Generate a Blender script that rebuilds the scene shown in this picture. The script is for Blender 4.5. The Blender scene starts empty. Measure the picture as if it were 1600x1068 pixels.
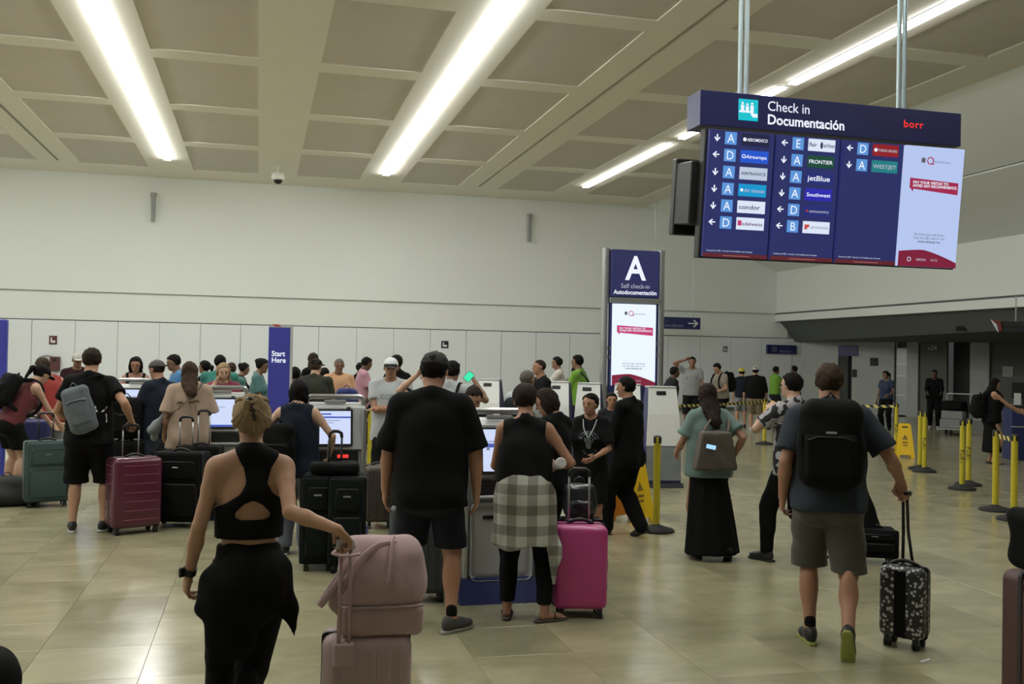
import bpy, bmesh, math, random
import numpy as np
from mathutils import Vector, Matrix
from mathutils.bvhtree import BVHTree
random.seed(7)
sc = bpy.context.scene
COL = sc.collection
PI = math.pi

# ---------------------------------------------------------------- camera, world, exposure
EYE = 1.75
FPX = 1546.0
AX = Vector((0.9685438, -0.02211303, -0.24785869))   # world X, Y, Z axes in camera space
AY = Vector((-0.24812166, -0.01002512, -0.968677))
AZ = Vector((0.01893557, 0.99970521, -0.01519649))
cd = bpy.data.cameras.new('camera'); cam = bpy.data.objects.new('camera', cd); COL.objects.link(cam)
M3 = Matrix((AX, AY, AZ))
cam.matrix_world = Matrix.Translation((0, 0, EYE)) @ M3.to_4x4()
cd.sensor_fit = 'HORIZONTAL'; cd.sensor_width = 36.0; cd.lens = FPX / 1600 * 36.0; cd.clip_end = 200
sc.camera = cam
w = bpy.data.worlds.new('world'); sc.world = w; w.use_nodes = True
w.node_tree.nodes['Background'].inputs[0].default_value = (0.85, 0.9, 0.85, 1)
w.node_tree.nodes['Background'].inputs[1].default_value = 0.05
sc.view_settings.view_transform = 'Standard'; sc.view_settings.look = 'None'
sc.view_settings.gamma = 1.0; sc.view_settings.use_curve_mapping = False
sc.view_settings.exposure = 0.0
STRIP_POWER = 49.0; STRIP_WEAK = 16.0
try:
    sc.cycles.use_denoising = True
    sc.cycles.max_bounces = 6; sc.cycles.diffuse_bounces = 4; sc.cycles.glossy_bounces = 3
    sc.cycles.sample_clamp_indirect = 4.0
except Exception:
    pass

def ray(u, v):
    c = Vector((u - 800, -(v - 534), -FPX)); return M3 @ c
def ground(u, v, z=0.0):
    r = ray(u, v); t = (z - EYE) / r.z; return Vector((r.x * t, r.y * t, z))
def horizon(u): return 550 + 0.0189 * (u - 404)
def spot(u, dz, z=0.0):                      # floor point seen in column u at camera depth dz
    return ground(u, horizon(u) + EYE * FPX / dz).xy.to_3d() + Vector((0, 0, z))
def at_y(u, v, y):
    r = ray(u, v); t = y / r.y; return Vector((r.x * t, y, EYE + r.z * t))
def away(p): return -math.atan2(p[0], p[1])  # heading that looks away from the camera

# ---------------------------------------------------------------- materials
MATS = {}
def node_mat(name):
    m = bpy.data.materials.new(name); m.use_nodes = True
    nt = m.node_tree; b = nt.nodes['Principled BSDF']
    return m, nt, b
def mat(name, col, rough=0.6, metal=0.0, bump=0.0, bscale=200.0, vary=0.0, vscale=8.0, sheen=0.0, spec=0.5, coat=0.0, alpha=None):
    if name in MATS: return MATS[name]
    m, nt, b = node_mat(name); N = nt.nodes; L = nt.links
    c = (col[0], col[1], col[2], 1)
    b.inputs['Base Color'].default_value = c
    b.inputs['Roughness'].default_value = rough; b.inputs['Metallic'].default_value = metal
    b.inputs['Specular IOR Level'].default_value = spec
    b.inputs['Sheen Weight'].default_value = sheen; b.inputs['Coat Weight'].default_value = coat
    tc = N.new('ShaderNodeTexCoord')
    if vary:
        n = N.new('ShaderNodeTexNoise'); n.inputs['Scale'].default_value = vscale; n.inputs['Detail'].default_value = 4
        r = N.new('ShaderNodeMapRange'); r.inputs[3].default_value = 1 - vary; r.inputs[4].default_value = 1 + vary
        x = N.new('ShaderNodeMix'); x.data_type = 'RGBA'; x.blend_type = 'MULTIPLY'; x.inputs[0].default_value = 1
        L.new(tc.outputs['Object'], n.inputs['Vector']); L.new(n.outputs[0], r.inputs[0])
        L.new(r.outputs[0], x.inputs[7]); x.inputs[6].default_value = c; L.new(x.outputs[2], b.inputs['Base Color'])
    if bump:
        n = N.new('ShaderNodeTexNoise'); n.inputs['Scale'].default_value = bscale; n.inputs['Detail'].default_value = 3
        bp = N.new('ShaderNodeBump'); bp.inputs['Strength'].default_value = bump; bp.inputs['Distance'].default_value = 0.004
        L.new(tc.outputs['Object'], n.inputs['Vector']); L.new(n.outputs[0], bp.inputs['Height']); L.new(bp.outputs[0], b.inputs['Normal'])
    MATS[name] = m; return m
def emit(name, col, s=1.0):
    if name in MATS: return MATS[name]
    m, nt, b = node_mat(name)
    b.inputs['Base Color'].default_value = (0.02, 0.02, 0.02, 1); b.inputs['Roughness'].default_value = 0.25
    b.inputs['Emission Color'].default_value = (*col, 1); b.inputs['Emission Strength'].default_value = s
    MATS[name] = m; return m
def cloth(name, col, rough=0.85): return mat('cloth_' + name, col, rough, bump=0.25, bscale=260, vary=0.12, vscale=14, sheen=0.12 if max(col) > .05 else 0.0, spec=0.25 if max(col) > .05 else 0.12)
def skin(name, col):
    return mat('skin_' + name, col, 0.55, bump=0.12, bscale=180, vary=0.08, vscale=20, spec=0.35)
def hairm(name, col):
    if 'hair_' + name in MATS: return MATS['hair_' + name]
    m, nt, b = node_mat('hair_' + name); N = nt.nodes; L = nt.links
    b.inputs['Roughness'].default_value = 0.7; b.inputs['Specular IOR Level'].default_value = 0.12
    tc = N.new('ShaderNodeTexCoord'); mp = N.new('ShaderNodeMapping'); mp.inputs['Scale'].default_value = (60, 60, 9)
    n = N.new('ShaderNodeTexNoise'); n.inputs['Scale'].default_value = 2.2; n.inputs['Detail'].default_value = 5
    r = N.new('ShaderNodeMapRange'); r.inputs[3].default_value = 0.1; r.inputs[4].default_value = 2.0
    x = N.new('ShaderNodeMix'); x.data_type = 'RGBA'; x.blend_type = 'MULTIPLY'; x.inputs[0].default_value = 1
    x.inputs[6].default_value = (*col, 1)
    bp = N.new('ShaderNodeBump'); bp.inputs['Strength'].default_value = 0.9; bp.inputs['Distance'].default_value = 0.012
    L.new(tc.outputs['Object'], mp.inputs[0]); L.new(mp.outputs[0], n.inputs['Vector']); L.new(n.outputs[0], r.inputs[0])
    L.new(r.outputs[0], x.inputs[7]); L.new(x.outputs[2], b.inputs['Base Color'])
    L.new(n.outputs[0], bp.inputs['Height']); L.new(bp.outputs[0], b.inputs['Normal'])
    MATS['hair_' + name] = m; return m

# ---------------------------------------------------------------- mesh helpers
def tag(o, label=None, cat=None, group=None, kind=None):
    if label: o['label'] = label
    if cat: o['category'] = cat
    if group: o['group'] = group
    if kind: o['kind'] = kind
    return o
def thing(name, label, cat, loc=(0, 0, 0), rz=0.0, group=None):
    o = bpy.data.objects.new(name, None); COL.objects.link(o); o.empty_display_size = 0.1
    o.location = loc; o.rotation_euler = (0, 0, rz)
    return tag(o, label, cat, group)
def link(name, me, m=None, parent=None, loc=None, rot=None, label=None):
    o = bpy.data.objects.new(name, me); COL.objects.link(o)
    if m is not None:
        if me.materials: me.materials[0] = m
        else: me.materials.append(m)
    if parent: o.parent = parent
    if loc is not None: o.location = loc
    if rot is not None: o.rotation_euler = rot
    if label: o['label'] = label
    return o
class MB:
    """collects primitives into ONE bmesh"""
    def __init__(s): s.bm = bmesh.new()
    def box(s, x0, x1, y0, y1, z0, z1, bev=0.0, seg=1, rot=None):
        b = bmesh.new(); bmesh.ops.create_cube(b, size=1)
        bmesh.ops.scale(b, vec=(x1 - x0, y1 - y0, z1 - z0), verts=b.verts)
        if bev: bmesh.ops.bevel(b, geom=list(b.edges), offset=bev, segments=seg, affect='EDGES', profile=0.5)
        if rot is not None: bmesh.ops.transform(b, matrix=rot, verts=b.verts)
        bmesh.ops.translate(b, vec=((x0 + x1) / 2, (y0 + y1) / 2, (z0 + z1) / 2), verts=b.verts)
        s._add(b); return s
    def cyl(s, c, r, h, axis='z', seg=16, r2=None):
        b = bmesh.new(); bmesh.ops.create_cone(b, cap_ends=True, segments=seg, radius1=r, radius2=r if r2 is None else r2, depth=h)
        if axis == 'x': bmesh.ops.rotate(b, cent=(0, 0, 0), matrix=Matrix.Rotation(PI / 2, 3, 'Y'), verts=b.verts)
        if axis == 'y': bmesh.ops.rotate(b, cent=(0, 0, 0), matrix=Matrix.Rotation(PI / 2, 3, 'X'), verts=b.verts)
        bmesh.ops.translate(b, vec=c, verts=b.verts); s._add(b); return s
    def ball(s, c, r, seg=12, R=None):
        b = bmesh.new(); bmesh.ops.create_uvsphere(b, u_segments=seg, v_segments=max(6, seg // 2), radius=1)
        r = (r, r, r) if not hasattr(r, '__len__') else r
        bmesh.ops.scale(b, vec=r, verts=b.verts)
        if R is not None: bmesh.ops.transform(b, matrix=R, verts=b.verts)
        bmesh.ops.translate(b, vec=c, verts=b.verts); s._add(b); return s
    def tube(s, pts, r, seg=8, flat=1.0, up=(0, 0, 1)):
        pts = [Vector(p) for p in pts]; n = len(pts); rs = r if hasattr(r, '__len__') else [r] * n
        rings = []; upv = Vector(up)
        for i, p in enumerate(pts):
            d = (pts[min(i + 1, n - 1)] - pts[max(i - 1, 0)]).normalized()
            a = d.cross(upv)
            if a.length < 1e-3: a = d.cross(Vector((1, 0.2, 0)))
            a.normalize(); b = a.cross(d).normalized()
            rings.append([s.bm.verts.new(p + a * math.cos(2 * PI * k / seg) * rs[i] + b * math.sin(2 * PI * k / seg) * rs[i] * flat) for k in range(seg)])
        for i in range(n - 1):
            for k in range(seg):
                s.bm.faces.new((rings[i][k], rings[i][(k + 1) % seg], rings[i + 1][(k + 1) % seg], rings[i + 1][k]))
        s.bm.faces.new(rings[0][::-1]); s.bm.faces.new(rings[-1]); return s
    def lathe(s, prof, c=(0, 0, 0), seg=20):
        rings = []
        for (r, z) in prof:
            rings.append([s.bm.verts.new((c[0] + r * math.cos(2 * PI * k / seg), c[1] + r * math.sin(2 * PI * k / seg), c[2] + z)) for k in range(seg)])
        for i in range(len(prof) - 1):
            for k in range(seg):
                s.bm.faces.new((rings[i][k], rings[i][(k + 1) % seg], rings[i + 1][(k + 1) % seg], rings[i + 1][k]))
        if prof[0][0] > 0: s.bm.faces.new(rings[0][::-1])
        s.bm.faces.new(rings[-1]); return s
    def prism(s, pts, y0, y1):               # polygon in xz, extruded along y
        a = [s.bm.verts.new((p[0], y0, p[1])) for p in pts]; b = [s.bm.verts.new((p[0], y1, p[1])) for p in pts]
        s.bm.faces.new(a); s.bm.faces.new(b[::-1]); n = len(pts)
        for i in range(n): s.bm.faces.new((a[i], b[i], b[(i + 1) % n], a[(i + 1) % n]))
        return s
    def prismx(s, pts, x0, x1):              # polygon in yz, extruded along x
        a = [s.bm.verts.new((x0, p[0], p[1])) for p in pts]; b = [s.bm.verts.new((x1, p[0], p[1])) for p in pts]
        s.bm.faces.new(a[::-1]); s.bm.faces.new(b); n = len(pts)
        for i in range(n): s.bm.faces.new((a[(i + 1) % n], b[(i + 1) % n], b[i], a[i]))
        return s
    def quad(s, *p):
        s.bm.faces.new([s.bm.verts.new(q) for q in p]); return s
    def _add(s, b):
        me = bpy.data.meshes.new('tmp'); b.to_mesh(me); b.free(); s.bm.from_mesh(me); bpy.data.meshes.remove(me)
    def mesh(s, name, smooth=False):
        bmesh.ops.recalc_face_normals(s.bm, faces=s.bm.faces)
        me = bpy.data.meshes.new(name); s.bm.to_mesh(me); s.bm.free()
        if smooth: me.polygons.foreach_set('use_smooth', [True] * len(me.polygons))
        return me
    def build(s, name, m, parent=None, loc=None, rot=None, smooth=False, label=None):
        return link(name, s.mesh(name, smooth), m, parent, loc, rot, label)
def arc(p0, p1, p2, n=8):                    # quadratic bezier
    p0, p1, p2 = Vector(p0), Vector(p1), Vector(p2)
    return [p0 * (1 - t) ** 2 + p1 * 2 * t * (1 - t) + p2 * t * t for t in [i / n for i in range(n + 1)]]
def spline(pts, n=5):                        # catmull-rom
    P = [Vector(p) for p in pts]; P = [P[0] * 2 - P[1]] + P + [P[-1] * 2 - P[-2]]; out = []
    for i in range(1, len(P) - 2):
        a, b, c, d = P[i - 1:i + 3]
        for k in range(n):
            t = k / n
            out.append(0.5 * ((2 * b) + (c - a) * t + (2 * a - 5 * b + 4 * c - d) * t * t + (3 * b - a - 3 * c + d) * t ** 3))
    out.append(P[-2]); return out

_txt = {}
def text_mesh(s, size, bold=0.0, align='LEFT', xs=1.0, shear=0.0, spacing=1.0, depth=0.0):
    key = (s, size, bold, align, xs, shear, spacing, depth)
    if key in _txt: return _txt[key]
    c = bpy.data.curves.new('t', 'FONT'); c.body = s; c.size = size; c.offset = bold * size; c.align_x = align; c.shear = shear
    c.space_character = spacing; c.resolution_u = 3; c.extrude = depth
    o = bpy.data.objects.new('t', c)
    COL.objects.link(o); bpy.context.view_layer.update()
    dg = bpy.context.evaluated_depsgraph_get()
    me = bpy.data.meshes.new_from_object(o.evaluated_get(dg)); bpy.data.objects.remove(o); bpy.data.curves.remove(c)
    if xs != 1.0:
        for v in me.vertices: v.co.x *= xs
    _txt[key] = me; return me
def text(s, m, parent, loc, size, rot=(PI / 2, 0, 0), name='lettering', **k):
    me = text_mesh(s, size, **k).copy(); return link(name, me, m, parent, loc, rot)

# ---------------------------------------------------------------- signed distance surfaces for organic shapes
def _n(v): v = np.asarray(v, float); return v / max(np.linalg.norm(v), 1e-9)
class Prim: pass
def cone(a, b, ra, rb, F=None, ratio=1.0, clips=()):
    a = np.asarray(a, float); b = np.asarray(b, float); p = Prim(); R = max(ra, rb)
    e = R * max(1.0, ratio)
    p.lo = np.minimum(a, b) - e; p.hi = np.maximum(a, b) + e
    def fn(X, Y, Z):
        dx, dy, dz = X - a[0], Y - a[1], Z - a[2]
        ba = b - a
        if F is not None:                    # section squashed along F by ratio
            s = 1.0 / ratio - 1.0
            q = (dx * F[0] + dy * F[1] + dz * F[2]) * s
            dx = dx + q * F[0]; dy = dy + q * F[1]; dz = dz + q * F[2]
            ba = ba + F * (ba.dot(F) * s)
        L = max(ba.dot(ba), 1e-12)
        h = np.clip((dx * ba[0] + dy * ba[1] + dz * ba[2]) / L, 0, 1)
        dx = dx - ba[0] * h; dy = dy - ba[1] * h; dz = dz - ba[2] * h
        d = np.sqrt(dx * dx + dy * dy + dz * dz) - (ra + (rb - ra) * h)
        if F is not None and ratio < 1: d = d * (0.5 + 0.5 * ratio)
        for (pt, n) in clips:
            d = np.maximum(d, (X - pt[0]) * n[0] + (Y - pt[1]) * n[1] + (Z - pt[2]) * n[2])
        return d
    p.fn = fn; return p
def ell(c, r, R=None, clips=()):
    c = np.asarray(c, float); r = np.asarray(r, float); R = np.eye(3) if R is None else np.asarray(R, float)   # rows = axes
    p = Prim(); e = np.sqrt(((R.T * r) ** 2).sum(1)); p.lo = c - e; p.hi = c + e
    def fn(X, Y, Z):
        dx, dy, dz = X - c[0], Y - c[1], Z - c[2]
        k0 = 0; k1 = 0
        for i in range(3):
            q = dx * R[i, 0] + dy * R[i, 1] + dz * R[i, 2]
            k0 = k0 + (q / r[i]) ** 2; k1 = k1 + (q / r[i] ** 2) ** 2
        k0 = np.sqrt(k0); k1 = np.sqrt(k1) + 1e-9
        d = k0 * (k0 - 1.0) / k1
        for (pt, n) in clips:
            d = np.maximum(d, (X - pt[0]) * n[0] + (Y - pt[1]) * n[1] + (Z - pt[2]) * n[2])
        return d
    p.fn = fn; return p
def rbox(c, h, r, R=None):
    c = np.asarray(c, float); h = np.asarray(h, float); R = np.eye(3) if R is None else np.asarray(R, float)
    p = Prim(); e = (np.abs(R.T) * h).sum(1); p.lo = c - e; p.hi = c + e
    def fn(X, Y, Z):
        dx, dy, dz = X - c[0], Y - c[1], Z - c[2]; s = 0; mx = None
        for i in range(3):
            q = np.abs(dx * R[i, 0] + dy * R[i, 1] + dz * R[i, 2]) - (h[i] - r)
            s = s + np.maximum(q, 0) ** 2; mx = q if mx is None else np.maximum(mx, q)
        return np.sqrt(s) + np.minimum(mx, 0) - r
    p.fn = fn; return p
class Field:
    def __init__(s, prims, res, pad=0.03):
        lo = np.min([p[0].lo for p in prims], 0) - pad - res * 2; hi = np.max([p[0].hi for p in prims], 0) + pad + res * 2
        s.res = res; s.lo = lo; n = np.ceil((hi - lo) / res).astype(int) + 1; s.n = n
        s.x = (lo[0] + np.arange(n[0]) * res).astype(np.float32); s.y = (lo[1] + np.arange(n[1]) * res).astype(np.float32); s.z = (lo[2] + np.arange(n[2]) * res).astype(np.float32)
        s.D = np.full(tuple(n), 1.0, np.float32)
        for p in prims: s.add(p[0], p[1])
    def _sl(s, p, m):
        a = np.clip(np.floor((p.lo - m - s.lo) / s.res).astype(int), 0, s.n - 1); b = np.clip(np.ceil((p.hi + m - s.lo) / s.res).astype(int) + 1, 1, s.n)
        return (slice(a[0], b[0]), slice(a[1], b[1]), slice(a[2], b[2]))
    def _xyz(s, sl): return s.x[sl[0]][:, None, None], s.y[sl[1]][None, :, None], s.z[sl[2]][None, None, :]
    def add(s, p, k=0.0):
        sl = s._sl(p, k + 2.5 * s.res); d = p.fn(*s._xyz(sl)); D = s.D[sl]
        if k > 0:
            h = np.maximum(k - np.abs(D - d), 0) / k; s.D[sl] = np.minimum(D, d) - h * h * k * 0.25
        else: s.D[sl] = np.minimum(D, d)
        return s
    def sub(s, p, k=0.0):
        sl = s._sl(p, k + 2.5 * s.res); d = -p.fn(*s._xyz(sl)); D = s.D[sl]
        if k > 0:
            h = np.maximum(k - np.abs(D - d), 0) / k; s.D[sl] = np.maximum(D, d) + h * h * k * 0.25
        else: s.D[sl] = np.maximum(D, d)
        return s
    def apply(s, fn):
        s.D = fn(s.D, s.x[:, None, None], s.y[None, :, None], s.z[None, None, :]).astype(np.float32); return s
    def mesh(s, name):
        D = s.D; nx, ny, nz = D.shape; I = D < 0
        for ax in range(3):
            sl = [slice(None)] * 3; sl[ax] = 0; I[tuple(sl)] = False; sl[ax] = -1; I[tuple(sl)] = False
        c = np.zeros((nx - 1, ny - 1, nz - 1), np.uint8)
        for i in (0, 1):
            for j in (0, 1):
                for k in (0, 1): c += I[i:nx - 1 + i, j:ny - 1 + j, k:nz - 1 + k]
        act = (c > 0) & (c < 8); idx = np.argwhere(act)
        if len(idx) == 0: return bpy.data.meshes.new(name)
        acc = np.zeros((len(idx), 3)); cnt = np.zeros(len(idx))
        i, j, k = idx.T
        for a in ((0, 0, 0), (1, 0, 0), (0, 1, 0), (0, 0, 1), (1, 1, 0), (1, 0, 1), (0, 1, 1)):
            for ax in range(3):
                if a[ax]: continue
                b = list(a); b[ax] = 1
                Ia = I[i + a[0], j + a[1], k + a[2]]; Ib = I[i + b[0], j + b[1], k + b[2]]; m = Ia != Ib
                d0 = D[i + a[0], j + a[1], k + a[2]][m]; d1 = D[i + b[0], j + b[1], k + b[2]][m]
                den = d0 - d1; t = np.where(np.abs(den) > 1e-9, d0 / np.where(np.abs(den) > 1e-9, den, 1), 0.5); t = np.clip(t, 0.02, 0.98)
                pt = np.array(a, float)[None].repeat(m.sum(), 0); pt[:, ax] += t
                acc[m] += pt; cnt[m] += 1
        V = (idx + acc / np.maximum(cnt, 1)[:, None]) * s.res + s.lo
        vid = np.full(act.shape, -1, np.int64); vid[i, j, k] = np.arange(len(idx))
        quads = []
        for ax in range(3):
            u, w_ = (ax + 1) % 3, (ax + 2) % 3
            sa = [slice(1, -1)] * 3; sa[ax] = slice(0, -1); sb = [slice(1, -1)] * 3; sb[ax] = slice(1, None)
            A = I[tuple(sa)]; B = I[tuple(sb)]; e = np.argwhere(A != B); off = np.ones(3, int); off[ax] = 0; e = e + off
            ins = I[e[:, 0], e[:, 1], e[:, 2]]
            def vi(du, dw):
                q = e.copy(); q[:, u] += du; q[:, w_] += dw; return vid[q[:, 0], q[:, 1], q[:, 2]]
            Q = np.stack([vi(-1, -1), vi(0, -1), vi(0, 0), vi(-1, 0)], 1)
            Q[~ins] = Q[~ins][:, ::-1]; quads.append(Q)
        Q = np.concatenate(quads); Q = Q[(Q >= 0).all(1)]
        me = bpy.data.meshes.new(name); me.vertices.add(len(V)); me.vertices.foreach_set('co', V.astype(np.float32).ravel())
        me.loops.add(len(Q) * 4); me.loops.foreach_set('vertex_index', Q.astype(np.int32).ravel())
        me.polygons.add(len(Q)); me.polygons.foreach_set('loop_start', np.arange(0, len(Q) * 4, 4, dtype=np.int32))
        me.polygons.foreach_set('use_smooth', np.ones(len(Q), bool)); me.update(calc_edges=True); return me
def wrinkle(amp, s=1.0, ph=0.0):
    def fn(D, X, Y, Z):
        n = np.sin(19 * s * Z + 9 * s * X + ph + 2.2 * np.sin(13 * s * X + 7 * s * Y + ph)) * np.sin(11 * s * X - 14 * s * Y + 6 * s * Z + 1.7 * ph) + 0.5 * np.sin(37 * s * Z - 21 * s * Y + 17 * s * X + ph)
        return D + amp * n
    return fn
# ---------------------------------------------------------------- people
SK = {'tan': (0.42, 0.24, 0.15), 'fair': (0.52, 0.33, 0.23), 'brown': (0.22, 0.12, 0.075), 'dark': (0.12, 0.065, 0.042), 'warm': (0.36, 0.19, 0.12)}
HR = {'black': (.006, .005, .0045), 'brown': (.022, .014, .010), 'blond': (0.28, 0.2, 0.11), 'grey': (.11, .10, .09), 'chestnut': (.045, .028, .017)}
def rotx(a): c, s = math.cos(a), math.sin(a); return np.array([[1, 0, 0], [0, c, -s], [0, s, c]])
def roty(a): c, s = math.cos(a), math.sin(a); return np.array([[c, 0, s], [0, 1, 0], [-s, 0, c]])
def rotz(a): c, s = math.cos(a), math.sin(a); return np.array([[c, -s, 0], [s, c, 0], [0, 0, 1]])
def ik(a, t, l1, l2, hint):
    a = np.asarray(a, float); t = np.asarray(t, float); d = t - a; L = np.linalg.norm(d); mx = (l1 + l2) * 0.995
    if L > mx: t = a + d / L * mx; d = t - a; L = mx
    u = d / max(L, 1e-6); x = (l1 * l1 - l2 * l2 + L * L) / (2 * L); h = math.sqrt(max(l1 * l1 - x * x, 0))
    hn = np.asarray(hint, float); hn = hn - u * hn.dot(u); hn = _n(hn)
    return a + u * x + hn * h, t
ARMS = {
    'hang': lambda s: ((s * .150, .015, .49), (s * .5, -1, 0)),
    'loose': lambda s: ((s * .175, .05, .495), (s * .8, -1, 0)),
    'phone': lambda s: ((s * .045, .17, .665), (s * .5, -.3, -1)),
    'bent': lambda s: ((s * .10, .17, .60), (s * .5, -.6, -1)),
    'low': lambda s: ((s * .12, .13, .535), (s * .5, -1, -.3)),
    'fwd': lambda s: ((s * .11, .24, .62), (s * .4, -.4, -1)),
    'pocket': lambda s: ((s * .125, .03, .50), (s * 1, -.6, 0)),
    'cross': lambda s: ((-s * .05, .115, .665), (s * 1, .1, -1)),
    'cheek': lambda s: ((s * .055, .085, .845), (s * .6, .5, -1)),
    'crown': lambda s: ((s * .085, .03, .965), (s * 1, .3, .1)),
    'up': lambda s: ((s * .10, .14, .90), (s * .8, .2, -1)),
    'backswing': lambda s: ((s * .16, -.10, .50), (s * .6, -1, 0)),
}
FACE_Y = None
def head_prims(hc, RH, hs, H, sex):
    def P(v): return hc + RH @ (np.array(v) * hs)
    A = RH.T
    L = [(ell(P((0, -.012, .026)), np.array((.076, .096, .087)) * hs, A), 0),
         (ell(P((0, .022, -.045)), np.array((.055, .064, .066)) * hs, A), .03 * hs),
         (ell(P((0, .066, -.094)), np.array((.022, .02, .016)) * hs, A), .02 * hs),
         (cone(P((0, .088, .004)), P((0, .106, -.026)), .007 * hs, .0125 * hs), .012 * hs),
         (ell(P((0, .084, -.062)), np.array((.022, .011, .009)) * hs, A), .006 * hs),
         (ell(P((.033, .074, .022)), np.array((.024, .014, .008)) * hs, A), .01 * hs), (ell(P((-.033, .074, .022)), np.array((.024, .014, .008)) * hs, A), .01 * hs),
         (ell(P((.079, -.004, -.004)), np.array((.009, .019, .031)) * hs, A), .006 * hs), (ell(P((-.079, -.004, -.004)), np.array((.009, .019, .031)) * hs, A), .006 * hs)]
    return L, P, A
def hand_prims(wr, d, n, s, H, curl, k=1.0, res=.01, out=None):
    """wr wrist, d hand direction, n palm normal, s = thumb side vector"""
    q = H / 1.75; L = []
    d = _n(d); n = _n(n - d * np.dot(n, d)); t = _n(s - d * np.dot(s, d) - n * np.dot(s, n))
    Rm = np.array([t, n, d])
    L.append((ell(wr + d * .048 * q, np.array((.041, .018, .052)) * q, Rm), .02))
    ln = [(.040, .026, .020), (.045, .030, .022), (.041, .027, .021), (.032, .021, .018)]
    for i, off in enumerate((.029, .0105, -.0085, -.027)):
        b = wr + d * (.087 - abs(i - 1.2) * .004) * q + t * off * q; a = math.radians(curl * .8); r = max(.0092 * q, res * .72)
        spread = t * (off * 1.1)
        for j, l in enumerate(ln[i]):
            e = b + (_n(d * math.cos(a) + n * math.sin(a) + spread)) * l * q
            L.append((cone(b, e, r, r * .9), .005 if j else .009)); b = e; a += math.radians(curl); r *= .92
    b = wr + d * .02 * q + t * .028 * q; r = max(.011 * q, res * .75)
    e = b + _n(d * .75 + t * .65 + n * .3) * .045 * q; L.append((cone(b, e, r * 1.15, r), .012))
    e2 = e + _n(d * .9 + t * (.35 - curl / 90) + n * (.2 + curl / 70)) * .034 * q; L.append((cone(e, e2, r, r * .85), .005))
    return L
def ellip_mesh(name, parts, m, parent, seg=10, label=None):
    mb = MB()
    for c, r, R in parts: mb.ball(c, r, seg, None if R is None else Matrix([list(x) for x in R]).to_4x4())
    return mb.build(name, m, parent, smooth=True, label=label)

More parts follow.
